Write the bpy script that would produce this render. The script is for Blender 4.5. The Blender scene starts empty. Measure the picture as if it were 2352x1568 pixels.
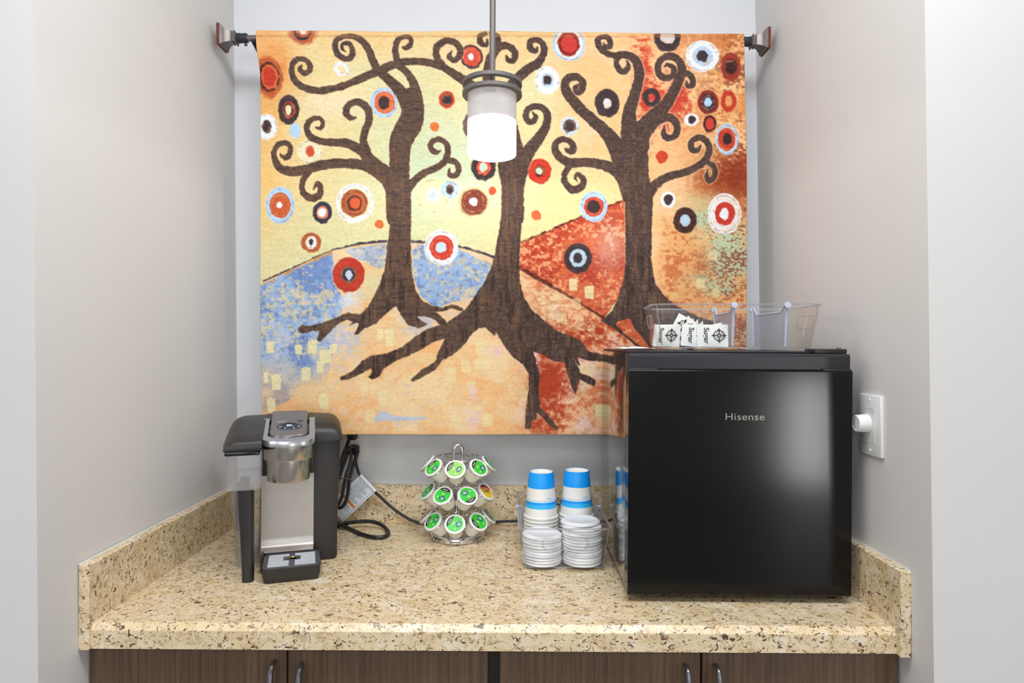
import bpy, bmesh, math, random
import numpy as np
from mathutils import Vector, Matrix

random.seed(7)
scene = bpy.context.scene
COL = scene.collection

# ------------------------------------------------------------------ camera
CAM = Vector((0.0, -1.734, 1.3966))      # lens stands 1.73 m in front of the back wall
FPX = 1450.0                             # focal length for a 2352 px wide frame
ROLL = math.radians(0.36)
cam_data = bpy.data.cameras.new('camera')
cam_data.sensor_width = 36.0
cam_data.lens = 36.0 * FPX / 2352.0
cam_data.clip_start = 0.05
cam = bpy.data.objects.new('camera', cam_data)
COL.objects.link(cam)
cam.matrix_world = Matrix.Translation(CAM) @ Matrix.Rotation(math.pi / 2, 4, 'X') @ Matrix.Rotation(ROLL, 4, 'Z')
scene.camera = cam

# ------------------------------------------------------------------ world, lights, exposure
world = bpy.data.worlds.new('world')
scene.world = world
world.use_nodes = True
world.node_tree.nodes['Background'].inputs[0].default_value = (0.80, 0.88, 1.0, 1)
world.node_tree.nodes['Background'].inputs[1].default_value = 1.0


def area_light(name, loc, target, sx, sy, power, color):
    l = bpy.data.lights.new(name, 'AREA')
    l.shape = 'RECTANGLE'; l.size = sx; l.size_y = sy
    l.energy = power; l.color = color
    o = bpy.data.objects.new(name, l)
    COL.objects.link(o)
    o.location = loc
    d = (Vector(target) - Vector(loc)).normalized()
    up = Vector((0, 0, 1)) if abs(d.z) < 0.9 else Vector((0, 1, 0))
    x = d.cross(up).normalized(); y = x.cross(d)
    o.matrix_world = Matrix(((x.x, y.x, -d.x, loc[0]), (x.y, y.y, -d.y, loc[1]), (x.z, y.z, -d.z, loc[2]), (0, 0, 0, 1)))
    return o


area_light('assumed_ceiling_light', (0.05, -1.20, 2.72), (0.05, -1.20, 0), 1.5, 0.55, 23, (0.94, 0.975, 1.0))  # assumed overhead source for the niche and worktop edge; no fixture is built
area_light('added_room_light', (-0.15, -3.5, 2.72), (-0.15, -3.5, 0), 2.4, 1.2, 19, (0.94, 0.975, 1.0))  # added soft light further back under the ceiling, without a fixture
area_light('rear_fill_light', (-0.45, -5.14, 1.85), (-0.45, 0, 1.85), 2.7, 1.2, 34, (0.93, 0.97, 1.0))  # added frontal fill for the niche; the rear wall has no window
area_light('assumed_highlight_light', (2.66, -5.14, 0.60), (2.66, 0, 0.60), 0.40, 0.95, 18, (0.97, 0.98, 1.0))  # assumed source of the highlight on the fridge door; no window is built

scene.view_settings.view_transform = 'Standard'
scene.view_settings.look = 'None'
scene.view_settings.gamma = 1.0
scene.view_settings.use_curve_mapping = False
scene.view_settings.exposure = 0.24

# ------------------------------------------------------------------ helpers
TOP = 0.90          # height of the worktop


def ideal(px, py):
    x, y = px - 1176.0, py - 784.0
    c, s = math.cos(ROLL), math.sin(ROLL)
    return x * c + y * s, -x * s + y * c


def P(px, py, Y):
    """point at depth plane Y that was measured at photo position px, py"""
    x, y = ideal(px, py)
    D = Y - CAM.y
    return Vector((x / FPX * D, Y, CAM.z - y / FPX * D))


def G(px, py, z):
    """point on the horizontal plane z"""
    x, y = ideal(px, py)
    D = (CAM.z - z) * FPX / y
    return Vector((x / FPX * D, CAM.y + D, z))


def lin(r, g, b):
    def f(c):
        c /= 255.0
        return c / 12.92 if c <= 0.04045 else ((c + 0.055) / 1.055) ** 2.4
    return (f(r), f(g), f(b), 1.0)


def mat_new(name):
    m = bpy.data.materials.new(name)
    m.use_nodes = True
    nt = m.node_tree
    bsdf = nt.nodes['Principled BSDF']
    return m, nt, bsdf


def setin(node, name, val):
    if name in node.inputs:
        node.inputs[name].default_value = val


def mat_simple(name, rgb, rough=0.5, metal=0.0, spec=0.5, coat=0.0, var=0.06, vscale=40.0, bump=0.0, bscale=300.0, aniso=0.0):
    """principled surface with a light procedural variation of colour (and fine relief)"""
    m, nt, b = mat_new(name)
    tc = nt.nodes.new('ShaderNodeTexCoord')
    n = nt.nodes.new('ShaderNodeTexNoise'); n.inputs['Scale'].default_value = vscale; n.inputs['Detail'].default_value = 3
    r = nt.nodes.new('ShaderNodeValToRGB')
    c = lin(*rgb)
    r.color_ramp.elements[0].position = 0.3
    r.color_ramp.elements[1].position = 0.7
    r.color_ramp.elements[0].color = tuple(max(0, v * (1 - var)) for v in c[:3]) + (1,)
    r.color_ramp.elements[1].color = tuple(min(1, v * (1 + var)) for v in c[:3]) + (1,)
    nt.links.new(tc.outputs['Object'], n.inputs['Vector'])
    nt.links.new(n.outputs['Fac'], r.inputs['Fac'])
    nt.links.new(r.outputs['Color'], b.inputs['Base Color'])
    setin(b, 'Roughness', rough); setin(b, 'Metallic', metal); setin(b, 'Specular IOR Level', spec)
    setin(b, 'Coat Weight', coat); setin(b, 'Coat Roughness', 0.1); setin(b, 'Anisotropic', aniso)
    if bump:
        n2 = nt.nodes.new('ShaderNodeTexNoise'); n2.inputs['Scale'].default_value = bscale
        bp = nt.nodes.new('ShaderNodeBump'); bp.inputs['Strength'].default_value = bump; bp.inputs['Distance'].default_value = 0.002
        nt.links.new(tc.outputs['Object'], n2.inputs['Vector'])
        nt.links.new(n2.outputs['Fac'], bp.inputs['Height'])
        nt.links.new(bp.outputs['Normal'], b.inputs['Normal'])
    return m


def mat_clear(name, tint=(0.97, 0.98, 0.985), haze=0.0, hazecol=(225, 225, 228), rough=0.03, fres=1.25):
    """thin clear plastic: see-through with a Fresnel gloss and an optional milky part"""
    m, nt, b = mat_new(name)
    nt.nodes.remove(b)
    out = nt.nodes['Material Output']
    tr = nt.nodes.new('ShaderNodeBsdfTransparent'); tr.inputs[0].default_value = tint + (1,)
    gl = nt.nodes.new('ShaderNodeBsdfGlossy'); gl.inputs['Roughness'].default_value = rough
    lw = nt.nodes.new('ShaderNodeLayerWeight'); lw.inputs['Blend'].default_value = 0.5
    pw = nt.nodes.new('ShaderNodeMath'); pw.operation = 'POWER'; pw.inputs[1].default_value = 5.0
    fr = nt.nodes.new('ShaderNodeMath'); fr.operation = 'MULTIPLY_ADD'; fr.inputs[1].default_value = 0.55
    fr.inputs[2].default_value = ((fres - 1) / (fres + 1)) ** 2
    nt.links.new(lw.outputs['Facing'], pw.inputs[0]); nt.links.new(pw.outputs[0], fr.inputs[0])
    mx = nt.nodes.new('ShaderNodeMixShader')
    nt.links.new(fr.outputs[0], mx.inputs[0]); nt.links.new(tr.outputs[0], mx.inputs[1]); nt.links.new(gl.outputs[0], mx.inputs[2])
    last = mx
    if haze:
        df = nt.nodes.new('ShaderNodeBsdfDiffuse'); df.inputs[0].default_value = lin(*hazecol)
        tl = nt.nodes.new('ShaderNodeBsdfTranslucent'); tl.inputs[0].default_value = lin(*hazecol)
        ad = nt.nodes.new('ShaderNodeMixShader'); ad.inputs[0].default_value = 0.5
        nt.links.new(df.outputs[0], ad.inputs[1]); nt.links.new(tl.outputs[0], ad.inputs[2])
        mh = nt.nodes.new('ShaderNodeMixShader'); mh.inputs[0].default_value = haze
        nt.links.new(mx.outputs[0], mh.inputs[1]); nt.links.new(ad.outputs[0], mh.inputs[2])
        last = mh
    nt.links.new(last.outputs[0], out.inputs['Surface'])
    return m


class MB:
    """collects pieces of ONE mesh"""
    def __init__(self):
        self.v = []; self.f = []; self.m = []

    def add(self, verts, faces, mi=0):
        o = len(self.v)
        self.v += [tuple(p) for p in verts]
        self.f += [tuple(i + o for i in fc) for fc in faces]
        self.m += [mi] * len(faces)
        return self

    def box(self, x0, x1, y0, y1, z0, z1, mi=0):
        vs = [(x, y, z) for z in (z0, z1) for y in (y0, y1) for x in (x0, x1)]
        return self.add(vs, [(0, 2, 3, 1), (4, 5, 7, 6), (0, 1, 5, 4), (2, 6, 7, 3), (0, 4, 6, 2), (1, 3, 7, 5)], mi)

    def rbox(self, x0, x1, y0, y1, z0, z1, r=0.004, seg=3, mi=0):
        bm = bmesh.new()
        bmesh.ops.create_cube(bm, size=1.0)
        for v in bm.verts:
            v.co = Vector(((x0 + x1) / 2 + v.co.x * (x1 - x0), (y0 + y1) / 2 + v.co.y * (y1 - y0), (z0 + z1) / 2 + v.co.z * (z1 - z0)))
        bmesh.ops.bevel(bm, geom=bm.edges[:], offset=r, segments=seg, affect='EDGES', profile=0.5)
        bm.verts.index_update()
        self.add([v.co[:] for v in bm.verts], [tuple(v.index for v in f.verts) for f in bm.faces], mi)
        bm.free()
        return self

    def loft(self, rings, cap0=True, cap1=True, closed=True, mi=0, mis=None):
        n = len(rings[0]); o = len(self.v)
        for r in rings:
            self.v += [tuple(p) for p in r]
        for i in range(len(rings) - 1):
            for j in range(n if closed else n - 1):
                k = (j + 1) % n
                self.f.append((o + i * n + j, o + i * n + k, o + (i + 1) * n + k, o + (i + 1) * n + j))
                self.m.append(mis[i] if mis else mi)
        if cap0:
            self.f.append(tuple(o + j for j in reversed(range(n)))); self.m.append(mis[0] if mis else mi)
        if cap1:
            self.f.append(tuple(o + (len(rings) - 1) * n + j for j in range(n))); self.m.append(mis[-1] if mis else mi)
        return self

    def lathe(self, prof, seg=32, mis=None, mi=0, cap0=False, cap1=False, mat=None):
        rings = []
        for r, z in prof:
            ring = [(r * math.cos(2 * math.pi * j / seg), r * math.sin(2 * math.pi * j / seg), z) for j in range(seg)]
            if mat is not None:
                ring = [tuple(mat @ Vector(p)) for p in ring]
            rings.append(ring)
        return self.loft(rings, cap0, cap1, mis=mis, mi=mi)

    def tube(self, pts, rad, seg=10, smooth=True, closed=False, mi=0, sub=6):
        pts = [Vector(p) for p in pts]
        if smooth and len(pts) > 2:
            pts = catmull(pts, sub, closed)
        n = len(pts)
        rads = rad if isinstance(rad, (list, tuple)) else None
        T = []
        for i in range(n):
            a = pts[(i - 1) % n] if (closed or i > 0) else pts[i]
            b = pts[(i + 1) % n] if (closed or i < n - 1) else pts[i]
            T.append((b - a).normalized())
        nrm = T[0].orthogonal().normalized()
        rings = []
        for i in range(n):
            nrm = (nrm - T[i] * nrm.dot(T[i]))
            nrm = nrm.normalized() if nrm.length > 1e-9 else T[i].orthogonal().normalized()
            bn = T[i].cross(nrm)
            if rads:
                t = i / (n - 1) * (len(rads) - 1); k = min(int(t), len(rads) - 2)
                r = rads[k] + (rads[k + 1] - rads[k]) * (t - k)
            else:
                r = rad
            rings.append([pts[i] + (nrm * math.cos(2 * math.pi * j / seg) + bn * math.sin(2 * math.pi * j / seg)) * r for j in range(seg)])
        if closed:
            rings.append(rings[0])
            return self.loft(rings, False, False, mi=mi)
        return self.loft(rings, True, True, mi=mi)

    def torus(self, R, r, z=0.0, seg=48, s2=10, mi=0, center=(0, 0)):
        pts = [Vector((center[0] + R * math.cos(2 * math.pi * i / seg), center[1] + R * math.sin(2 * math.pi * i / seg), z)) for i in range(seg)]
        return self.tube(pts, r, s2, smooth=False, closed=True, mi=mi)

    def xform(self, M, start=0):
        for i in range(start, len(self.v)):
            self.v[i] = tuple(M @ Vector(self.v[i]))
        return self

    def mesh(self, name, mats, smooth=True, angle=35):
        me = bpy.data.meshes.new(name)
        me.from_pydata(self.v, [], self.f)
        for mt in (mats if isinstance(mats, (list, tuple)) else [mats]):
            me.materials.append(mt)
        me.polygons.foreach_set('material_index', self.m)
        bm = bmesh.new(); bm.from_mesh(me)
        bmesh.ops.remove_doubles(bm, verts=bm.verts[:], dist=1e-6)
        bmesh.ops.recalc_face_normals(bm, faces=bm.faces[:])
        bm.to_mesh(me); bm.free()
        if smooth:
            me.polygons.foreach_set('use_smooth', [True] * len(me.polygons))
            me.set_sharp_from_angle(angle=math.radians(angle))
        me.update()
        return me

    def build(self, name, mats, parent=None, smooth=True, angle=35):
        return link(name, self.mesh(name, mats, smooth, angle), parent)


def link(name, data, parent=None):
    o = bpy.data.objects.new(name, data)
    COL.objects.link(o)
    if parent is not None:
        o.parent = parent
    return o


def catmull(pts, sub=6, closed=False):
    n = len(pts); out = []
    rng = range(n) if closed else range(n - 1)
    for i in rng:
        p0 = pts[(i - 1) % n] if (closed or i > 0) else pts[0]
        p1 = pts[i]; p2 = pts[(i + 1) % n]
        p3 = pts[(i + 2) % n] if (closed or i + 2 < n) else pts[-1]
        for s in range(sub):
            t = s / sub
            out.append(0.5 * ((2 * p1) + (-p0 + p2) * t + (2 * p0 - 5 * p1 + 4 * p2 - p3) * t * t + (-p0 + 3 * p1 - 3 * p2 + p3) * t ** 3))
    if not closed:
        out.append(pts[-1])
    return out


def rrect(w, d, r, cx=0, cy=0, z=0.0, n=5):
    """rounded rectangle ring in the xy plane, counter-clockwise"""
    pts = []
    for sx, sy, a0 in ((1, 1, 0), (-1, 1, 90), (-1, -1, 180), (1, -1, 270)):
        for k in range(n + 1):
            a = math.radians(a0 + 90 * k / n)
            pts.append((cx + sx * (w / 2 - r) + r * math.cos(a), cy + sy * (d / 2 - r) + r * math.sin(a), z))
    return pts


def tag(o, label=None, cat=None, group=None, kind=None):
    if label: o['label'] = label
    if cat: o['category'] = cat
    if group: o['group'] = group
    if kind: o['kind'] = kind
    return o


def empty(name, loc=(0, 0, 0), rz=0.0):
    o = bpy.data.objects.new(name, None)
    COL.objects.link(o)
    o.location = loc
    o.rotation_euler = (0, 0, rz)
    o.empty_display_size = 0.05
    return o


def copy_tree(o, parent=None):
    c = o.copy(); COL.objects.link(c); c.parent = parent
    for ch in [x for x in bpy.data.objects if x.parent == o]:
        copy_tree(ch, c)
    return c


def text_mesh(name, body, size, depth=0.0003, mat=None, parent=None, M=None, spacing=1.0, bold=0.0):
    cu = bpy.data.curves.new(name, 'FONT')
    cu.body = body; cu.size = size; cu.extrude = depth; cu.align_x = 'CENTER'; cu.align_y = 'CENTER'
    cu.space_character = spacing; cu.offset = bold; cu.resolution_u = 4
    tmp = bpy.data.objects.new(name, cu); COL.objects.link(tmp)
    dg = bpy.context.evaluated_depsgraph_get()
    me = bpy.data.meshes.new_from_object(tmp.evaluated_get(dg))
    bpy.data.objects.remove(tmp)
    bpy.data.curves.remove(cu)
    me.materials.clear(); me.materials.append(mat)
    if M is not None:
        me.transform(M)
    return link(name, me, parent)

# ------------------------------------------------------------------ materials
M_wallback = mat_simple('back_wall_lit_tint', (231, 233, 237), 0.75, spec=0.25, var=0.012, vscale=3, bump=0.05, bscale=260)  # same wall paint, with brighter, cooler light put into the colour
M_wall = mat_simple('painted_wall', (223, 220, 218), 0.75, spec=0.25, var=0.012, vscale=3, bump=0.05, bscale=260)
M_ceil = mat_simple('ceiling_paint', (238, 238, 236), 0.9, spec=0.2, var=0.01)
M_floor = mat_simple('floor_vinyl', (140, 138, 136), 0.5, var=0.1, vscale=5)


def mat_granite():
    m, nt, b = mat_new('granite_laminate')
    N, L = nt.nodes.new, nt.links.new
    tc = N('ShaderNodeTexCoord')
    mp = N('ShaderNodeMapping'); mp.inputs['Scale'].default_value = (1.0, 1.35, 1.15); mp.inputs['Rotation'].default_value = (0.3, 0.2, 0.5)
    L(tc.outputs['Object'], mp.inputs['Vector'])
    def noise(scale, detail, dist=0.0, rough=0.6):
        n = N('ShaderNodeTexNoise'); n.inputs['Scale'].default_value = scale; n.inputs['Detail'].default_value = detail
        n.inputs['Distortion'].default_value = dist; n.inputs['Roughness'].default_value = rough
        L(mp.outputs['Vector'], n.inputs['Vector']); return n
    def ramp(src, stops, interp='LINEAR'):
        r = N('ShaderNodeValToRGB'); r.color_ramp.interpolation = interp
        e = r.color_ramp.elements
        while len(e) < len(stops): e.new(0.5)
        for el, (p, c) in zip(e, stops): el.position = p; el.color = c
        L(src, r.inputs['Fac']); return r
    def mix(fac, a, bb):
        x = N('ShaderNodeMix'); x.data_type = 'RGBA'
        L(fac, x.inputs['Factor'])
        for s, sock in ((a, x.inputs['A']), (bb, x.inputs['B'])):
            if isinstance(s, tuple): sock.default_value = s
            else: L(s, sock)
        return x.outputs['Result']
    big = ramp(noise(26, 5, 0.6).outputs['Fac'], [(0.28, lin(214, 186, 140)), (0.42, lin(229, 206, 165)), (0.56, lin(236, 216, 182)), (0.72, lin(245, 233, 212))])
    k = (0, 0, 0, 1); w = (1, 1, 1, 1)
    tan = ramp(noise(64, 4, 1.2).outputs['Fac'], [(0.53, k), (0.64, (0.75, 0.75, 0.75, 1))])
    c1 = mix(tan.outputs['Color'], big.outputs['Color'], lin(192, 160, 118))
    spk = ramp(noise(76, 3, 1.4, 0.55).outputs['Fac'], [(0.586, k), (0.626, w)])
    area = ramp(noise(17, 3, 0.4).outputs['Fac'], [(0.34, (0.35, 0.35, 0.35, 1)), (0.55, w)])
    mm = N('ShaderNodeMath'); mm.operation = 'MULTIPLY'
    L(spk.outputs['Color'], mm.inputs[0]); L(area.outputs['Color'], mm.inputs[1])
    c2 = mix(mm.outputs[0], c1, lin(98, 68, 50))
    spk2 = ramp(noise(135, 2, 1.2, 0.5).outputs['Fac'], [(0.640, k), (0.680, w)])
    c3 = mix(spk2.outputs['Color'], c2, lin(84, 60, 50))
    crm = ramp(noise(80, 3, 0.8).outputs['Fac'], [(0.28, w), (0.36, k)])
    c4 = mix(crm.outputs['Color'], c3, lin(248, 238, 216))
    L(c4, b.inputs['Base Color'])
    b.inputs['Roughness'].default_value = 0.27
    setin(b, 'Specular IOR Level', 0.5)
    return m


M_granite = mat_granite()


def mat_wood():
    m, nt, b = mat_new('dark_wood_veneer')
    N, L = nt.nodes.new, nt.links.new
    tc = N('ShaderNodeTexCoord')
    mp = N('ShaderNodeMapping'); mp.inputs['Scale'].default_value = (160, 160, 5)
    n = N('ShaderNodeTexNoise'); n.inputs['Scale'].default_value = 1.0; n.inputs['Detail'].default_value = 5; n.inputs['Roughness'].default_value = 0.65
    L(tc.outputs['Object'], mp.inputs['Vector']); L(mp.outputs['Vector'], n.inputs['Vector'])
    r = N('ShaderNodeValToRGB')
    r.color_ramp.elements[0].position = 0.3; r.color_ramp.elements[0].color = lin(72, 53, 39)
    r.color_ramp.elements[1].position = 0.72; r.color_ramp.elements[1].color = lin(112, 87, 66)
    L(n.outputs['Fac'], r.inputs['Fac']); L(r.outputs['Color'], b.inputs['Base Color'])
    bp = N('ShaderNodeBump'); bp.inputs['Strength'].default_value = 0.12; bp.inputs['Distance'].default_value = 0.001
    L(n.outputs['Fac'], bp.inputs['Height']); L(bp.outputs['Normal'], b.inputs['Normal'])
    b.inputs['Roughness'].default_value = 0.42
    return m


M_wood = mat_wood()
M_woodedge = mat_simple('wood_edge_band', (128, 92, 70), 0.45, var=0.1, vscale=60)
M_dark = mat_simple('dark_shadow_stile', (46, 36, 28), 0.6, var=0.1)
M_pewter = mat_simple('brushed_pewter', (120, 118, 122), 0.32, metal=0.9, var=0.05)
M_lampmetal = mat_simple('lamp_grey_metal', (116, 110, 107), 0.45, metal=0.35, var=0.03)
M_bronze = mat_simple('rubbed_bronze', (128, 120, 118), 0.36, metal=0.7, var=0.08, vscale=80)
M_bronze_edge = mat_simple('copper_edge', (150, 98, 84), 0.38, metal=0.7, var=0.15, vscale=120)
M_darkmetal = mat_simple('dark_bracket_metal', (58, 60, 66), 0.4, metal=0.6)
M_white = mat_simple('white_plastic', (236, 235, 234), 0.38, var=0.01)
M_blackp = mat_simple('black_plastic', (38, 37, 37), 0.34, spec=0.5, var=0.08, bump=0.05, bscale=900)
M_blackm = mat_simple('charcoal_plastic', (41, 38, 37), 0.42, spec=0.5, var=0.05, bump=0.04, bscale=1200)
M_blackg = mat_simple('gloss_black_plastic', (20, 20, 22), 0.14, spec=0.5)
M_silver = mat_simple('satin_silver', (196, 196, 200), 0.28, metal=0.85, var=0.03)
M_lidgrey = mat_simple('pewter_lid', (132, 126, 122), 0.33, metal=0.55, var=0.03)
M_steel = mat_simple('brushed_steel', (190, 184, 176), 0.24, metal=1.0, var=0.05, vscale=15, aniso=0.6)
M_steelpanel = mat_simple('satin_steel_panel', (186, 180, 174), 0.38, metal=0.8, var=0.02)
M_chrome = mat_simple('chrome', (225, 225, 228), 0.07, metal=1.0, var=0.01)
M_cord = mat_simple('black_rubber_cord', (34, 33, 35), 0.42, spec=0.5, var=0.1)
M_tag = mat_simple('paper_tag', (228, 232, 240), 0.7, var=0.02)
M_tagtext = mat_simple('grey_print', (122, 126, 142), 0.8)
M_navy = mat_simple('navy_print', (42, 62, 104), 0.7)
M_orange = mat_simple('orange_print', (232, 128, 40), 0.7)
M_fridge = mat_simple('black_fridge_door', (7, 7, 6), 0.145, spec=0.34, var=0.08, vscale=60, bump=0.008, bscale=1500)
M_fridgeside = mat_simple('black_fridge_side', (24, 22, 20), 0.15, spec=1.0, coat=1.0, var=0.05)
M_fridgecap = mat_simple('black_fridge_cap', (40, 42, 46), 0.36, spec=0.5, var=0.05)
M_logo = mat_simple('logo_metal', (128, 128, 120), 0.3, metal=0.9)
M_brass = mat_simple('brass', (190, 150, 70), 0.3, metal=0.9)
M_clear = mat_clear('clear_acrylic', (0.985, 0.99, 0.99), haze=0.02, hazecol=(235, 235, 238), fres=1.28)
M_clearrim = mat_clear('clear_acrylic_rim', (0.9, 0.91, 0.92), haze=0.28, hazecol=(225, 226, 232), fres=1.45)
M_divider = mat_clear('frosted_divider', (0.95, 0.96, 0.98), haze=0.34, hazecol=(214, 216, 232), rough=0.2)
M_dividerrim = mat_simple('frosted_divider_rim', (190, 194, 214), 0.4, var=0.02)
M_tank = mat_clear('smoky_tank', (0.965, 0.965, 0.97), haze=0.20, hazecol=(236, 234, 236), rough=0.08, fres=1.3)
M_tanklow = mat_clear('clear_tank', (0.97, 0.97, 0.975), haze=0.10, hazecol=(214, 212, 214), rough=0.05, fres=1.4)
M_podcup = mat_simple('pod_cup', (238, 234, 222), 0.45, var=0.02)
M_podrim = mat_simple('pod_rim', (240, 238, 238), 0.35, var=0.01)
M_green = mat_simple('green_foil', (60, 205, 62), 0.28, spec=0.5, var=0.08, vscale=90)
M_palegreen = mat_simple('pale_green_foil', (150, 214, 96), 0.28, var=0.08, vscale=90)
M_darkgreen = mat_simple('deep_green_foil', (70, 140, 80), 0.3, var=0.08, vscale=90)
M_teal = mat_simple('teal_print', (28, 104, 112), 0.4)
M_ink = mat_simple('black_ink', (36, 38, 40), 0.5)
M_whiteink = mat_simple('white_ink', (236, 246, 238), 0.5)
M_yellow = mat_simple('yellow_foil', (244, 205, 28), 0.3)
M_redfoil = mat_simple('red_foil', (226, 40, 44), 0.3)
M_cupwhite = mat_simple('white_paper_cup', (238, 236, 230), 0.55, var=0.01)
M_cupblue = mat_simple('blue_cup_print', (14, 160, 255), 0.45, var=0.03)
M_cupblue2 = mat_simple('light_blue_cup_print', (60, 196, 255), 0.45, var=0.03)
M_lidwhite = mat_simple('white_lid_plastic', (238, 239, 244), 0.3, var=0.008)
M_packet = mat_simple('sugar_paper', (240, 239, 235), 0.6, var=0.02, vscale=120)

# ------------------------------------------------------------------ the room shell
YF_L, YF_R = -0.732, -0.704          # front corners of the niche


def XL(z): return -0.7565 - 0.0145 * (z - 1.396)
def XR(z): return 0.6810 - 0.0200 * (z - 1.396)


def prism(poly, z0, z1, fn):
    """vertical slab whose plan points may depend on height: fn(i, z) -> (x, y)"""
    mb = MB()
    n = poly
    rings = [[fn(i, z) + (z,) for i in range(n)] for z in (z0, z1)]
    return mb.loft(rings)


H = 2.75
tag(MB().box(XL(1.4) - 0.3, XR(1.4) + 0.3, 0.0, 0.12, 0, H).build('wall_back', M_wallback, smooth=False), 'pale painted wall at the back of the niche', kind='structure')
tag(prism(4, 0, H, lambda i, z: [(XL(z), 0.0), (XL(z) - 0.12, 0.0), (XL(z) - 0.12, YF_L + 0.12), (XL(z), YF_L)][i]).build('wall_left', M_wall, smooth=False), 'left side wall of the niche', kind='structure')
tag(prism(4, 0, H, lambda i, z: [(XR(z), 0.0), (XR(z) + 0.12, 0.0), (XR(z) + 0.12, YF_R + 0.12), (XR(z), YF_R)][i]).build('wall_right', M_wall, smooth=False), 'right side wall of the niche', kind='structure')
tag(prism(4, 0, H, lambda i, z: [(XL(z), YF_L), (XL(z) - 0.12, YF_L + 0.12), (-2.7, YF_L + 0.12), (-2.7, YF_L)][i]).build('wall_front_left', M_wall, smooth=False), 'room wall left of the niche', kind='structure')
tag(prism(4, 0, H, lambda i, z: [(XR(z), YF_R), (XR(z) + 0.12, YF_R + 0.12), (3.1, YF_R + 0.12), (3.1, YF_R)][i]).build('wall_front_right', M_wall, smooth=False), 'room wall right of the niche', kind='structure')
tag(MB().box(-2.7, 3.1, -5.2, 0.12, -0.1, 0).build('floor', M_floor, smooth=False), kind='structure')
tag(MB().box(-2.7, 3.1, -5.2, 0.12, H, H + 0.1).build('ceiling', M_ceil, smooth=False), kind='structure')
tag(MB().box(-2.82, -2.7, -5.2, YF_L + 0.12, 0, H).build('wall_room_left', M_wall, smooth=False), kind='structure')
tag(MB().box(3.1, 3.22, -5.2, YF_R + 0.12, 0, H).build('wall_room_right', M_wall, smooth=False), kind='structure')
tag(MB().box(-2.7, 3.1, -5.32, -5.2, 0, H).build('wall_rear', M_wall, smooth=False), kind='structure')

# ------------------------------------------------------------------ base cabinets
def handle_mesh():
    mb = MB()
    pts = [(0, 0, 0.0), (0, -0.020, -0.004), (0, -0.027, -0.030), (0, -0.029, -0.064), (0, -0.027, -0.098), (0, -0.020, -0.124), (0, 0, -0.128)]
    mb.tube(pts, [0.0035, 0.0048, 0.006, 0.0062, 0.006, 0.0048, 0.0035], 10)
    return mb.mesh('handle', M_pewter)


HANDLE = handle_mesh()
DOOR_Y = -0.615


def cabinet(x0, x1, doors, label):
    c = empty('base_cabinet', ((x0 + x1) / 2, 0, 0))
    tag(c, label, 'cabinet', 'dark wood cabinets under the worktop')
    cx = (x0 + x1) / 2
    b = MB()
    b.box(x0 - cx, x1 - cx, DOOR_Y + 0.024, -0.005, 0.10, 0.8565)
    b.box(x0 - cx, x1 - cx, DOOR_Y + 0.09, -0.005, 0.0, 0.10)
    b.build('body', M_dark, c, smooth=False)
    for (d0, d1, zt, hx, hz) in doors:
        d = MB().rbox(d0 - cx, d1 - cx, DOOR_Y, DOOR_Y + 0.021, 0.115, zt, 0.0012, 1).build('door', M_wood, c, smooth=False)
        e = MB().box(d0 - cx + 0.0015, d1 - cx - 0.0015, DOOR_Y + 0.0016, DOOR_Y + 0.0194, zt, zt + 0.0012).build('edge_band', M_woodedge, d, smooth=False)
        h = link('handle', HANDLE, d)
        h.location = (hx - cx, DOOR_Y + 0.001, hz)
    return c


zL, zR = XL(0.85) + 0.001, XR(0.85) - 0.001
cabinet(zL, -0.0290, [(zL + 0.002, -0.3965, 0.8535, -0.4165, 0.828), (-0.3935, -0.0394, 0.8475, -0.3675, 0.8235)],
        'dark brown two-door wooden base cabinet under the coffee maker half of the counter')
cabinet(-0.0288, zR, [(-0.0180, 0.3375, 0.8490, 0.3105, 0.826), (0.3412, zR - 0.002, 0.8490, 0.3640, 0.826)],
        'dark brown two-door wooden base cabinet under the black mini fridge')

# ------------------------------------------------------------------ worktop with its splashbacks
ct = empty('countertop', (0, 0, TOP))
tag(ct, 'speckled beige granite-look laminate countertop with raised backsplash edges', 'countertop')
xl, xr = XL(TOP) + 0.0005, XR(TOP) - 0.0005
TH = 0.0425
prof = [(-0.004, 0.0), (-0.6232, 0.0), (-0.6248, -0.0006), (-0.6345, -0.0098), (-0.635, -0.0110), (-0.635, -TH), (-0.6, -TH), (-0.004, -TH)]
sp = 0.0185
mb = MB()
mb.loft([[(x, y, z) for y, z in prof] for x in (xl + sp, xr - sp)])
mb.build('slab', M_granite, ct, smooth=False)
SH = 0.1045
mb = MB().rbox(xl + sp, xr - sp, -0.0185, -0.0005, 0.0, SH, 0.001, 1)
mb.build('backsplash', M_granite, ct, smooth=False)
for a, b_, yf in ((xl, xl + sp, -0.640), (xr - sp, xr, -0.648)):
    MB().rbox(a, b_, yf, -0.0005, -TH - 0.001, SH, 0.001, 1).build('backsplash', M_granite, ct, smooth=False)
# pale caulk line along the wall
caulk = MB()
caulk.box(xl, xr, -0.0030, 0.0, SH, SH + 0.0022)
caulk.box(xl, xl + 0.003, -0.64, 0, SH, SH + 0.0022)
caulk.box(xr - 0.003, xr, -0.645, 0, SH, SH + 0.0022)
caulk.build('caulk_line', M_white, ct, smooth=False)

# ------------------------------------------------------------------ tapestry: the printed picture is painted on a fine mesh
def crop(tag_):
    ox, oy, s = {'A': (480, 30, 3.3357), 'B': (1100, 30, 3.3357), 'C': (560, 450, 2.8), 'D': (1100, 450, 2.8)}[tag_]
    return lambda x, y: (ox + x / s, oy + y / s), s


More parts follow.
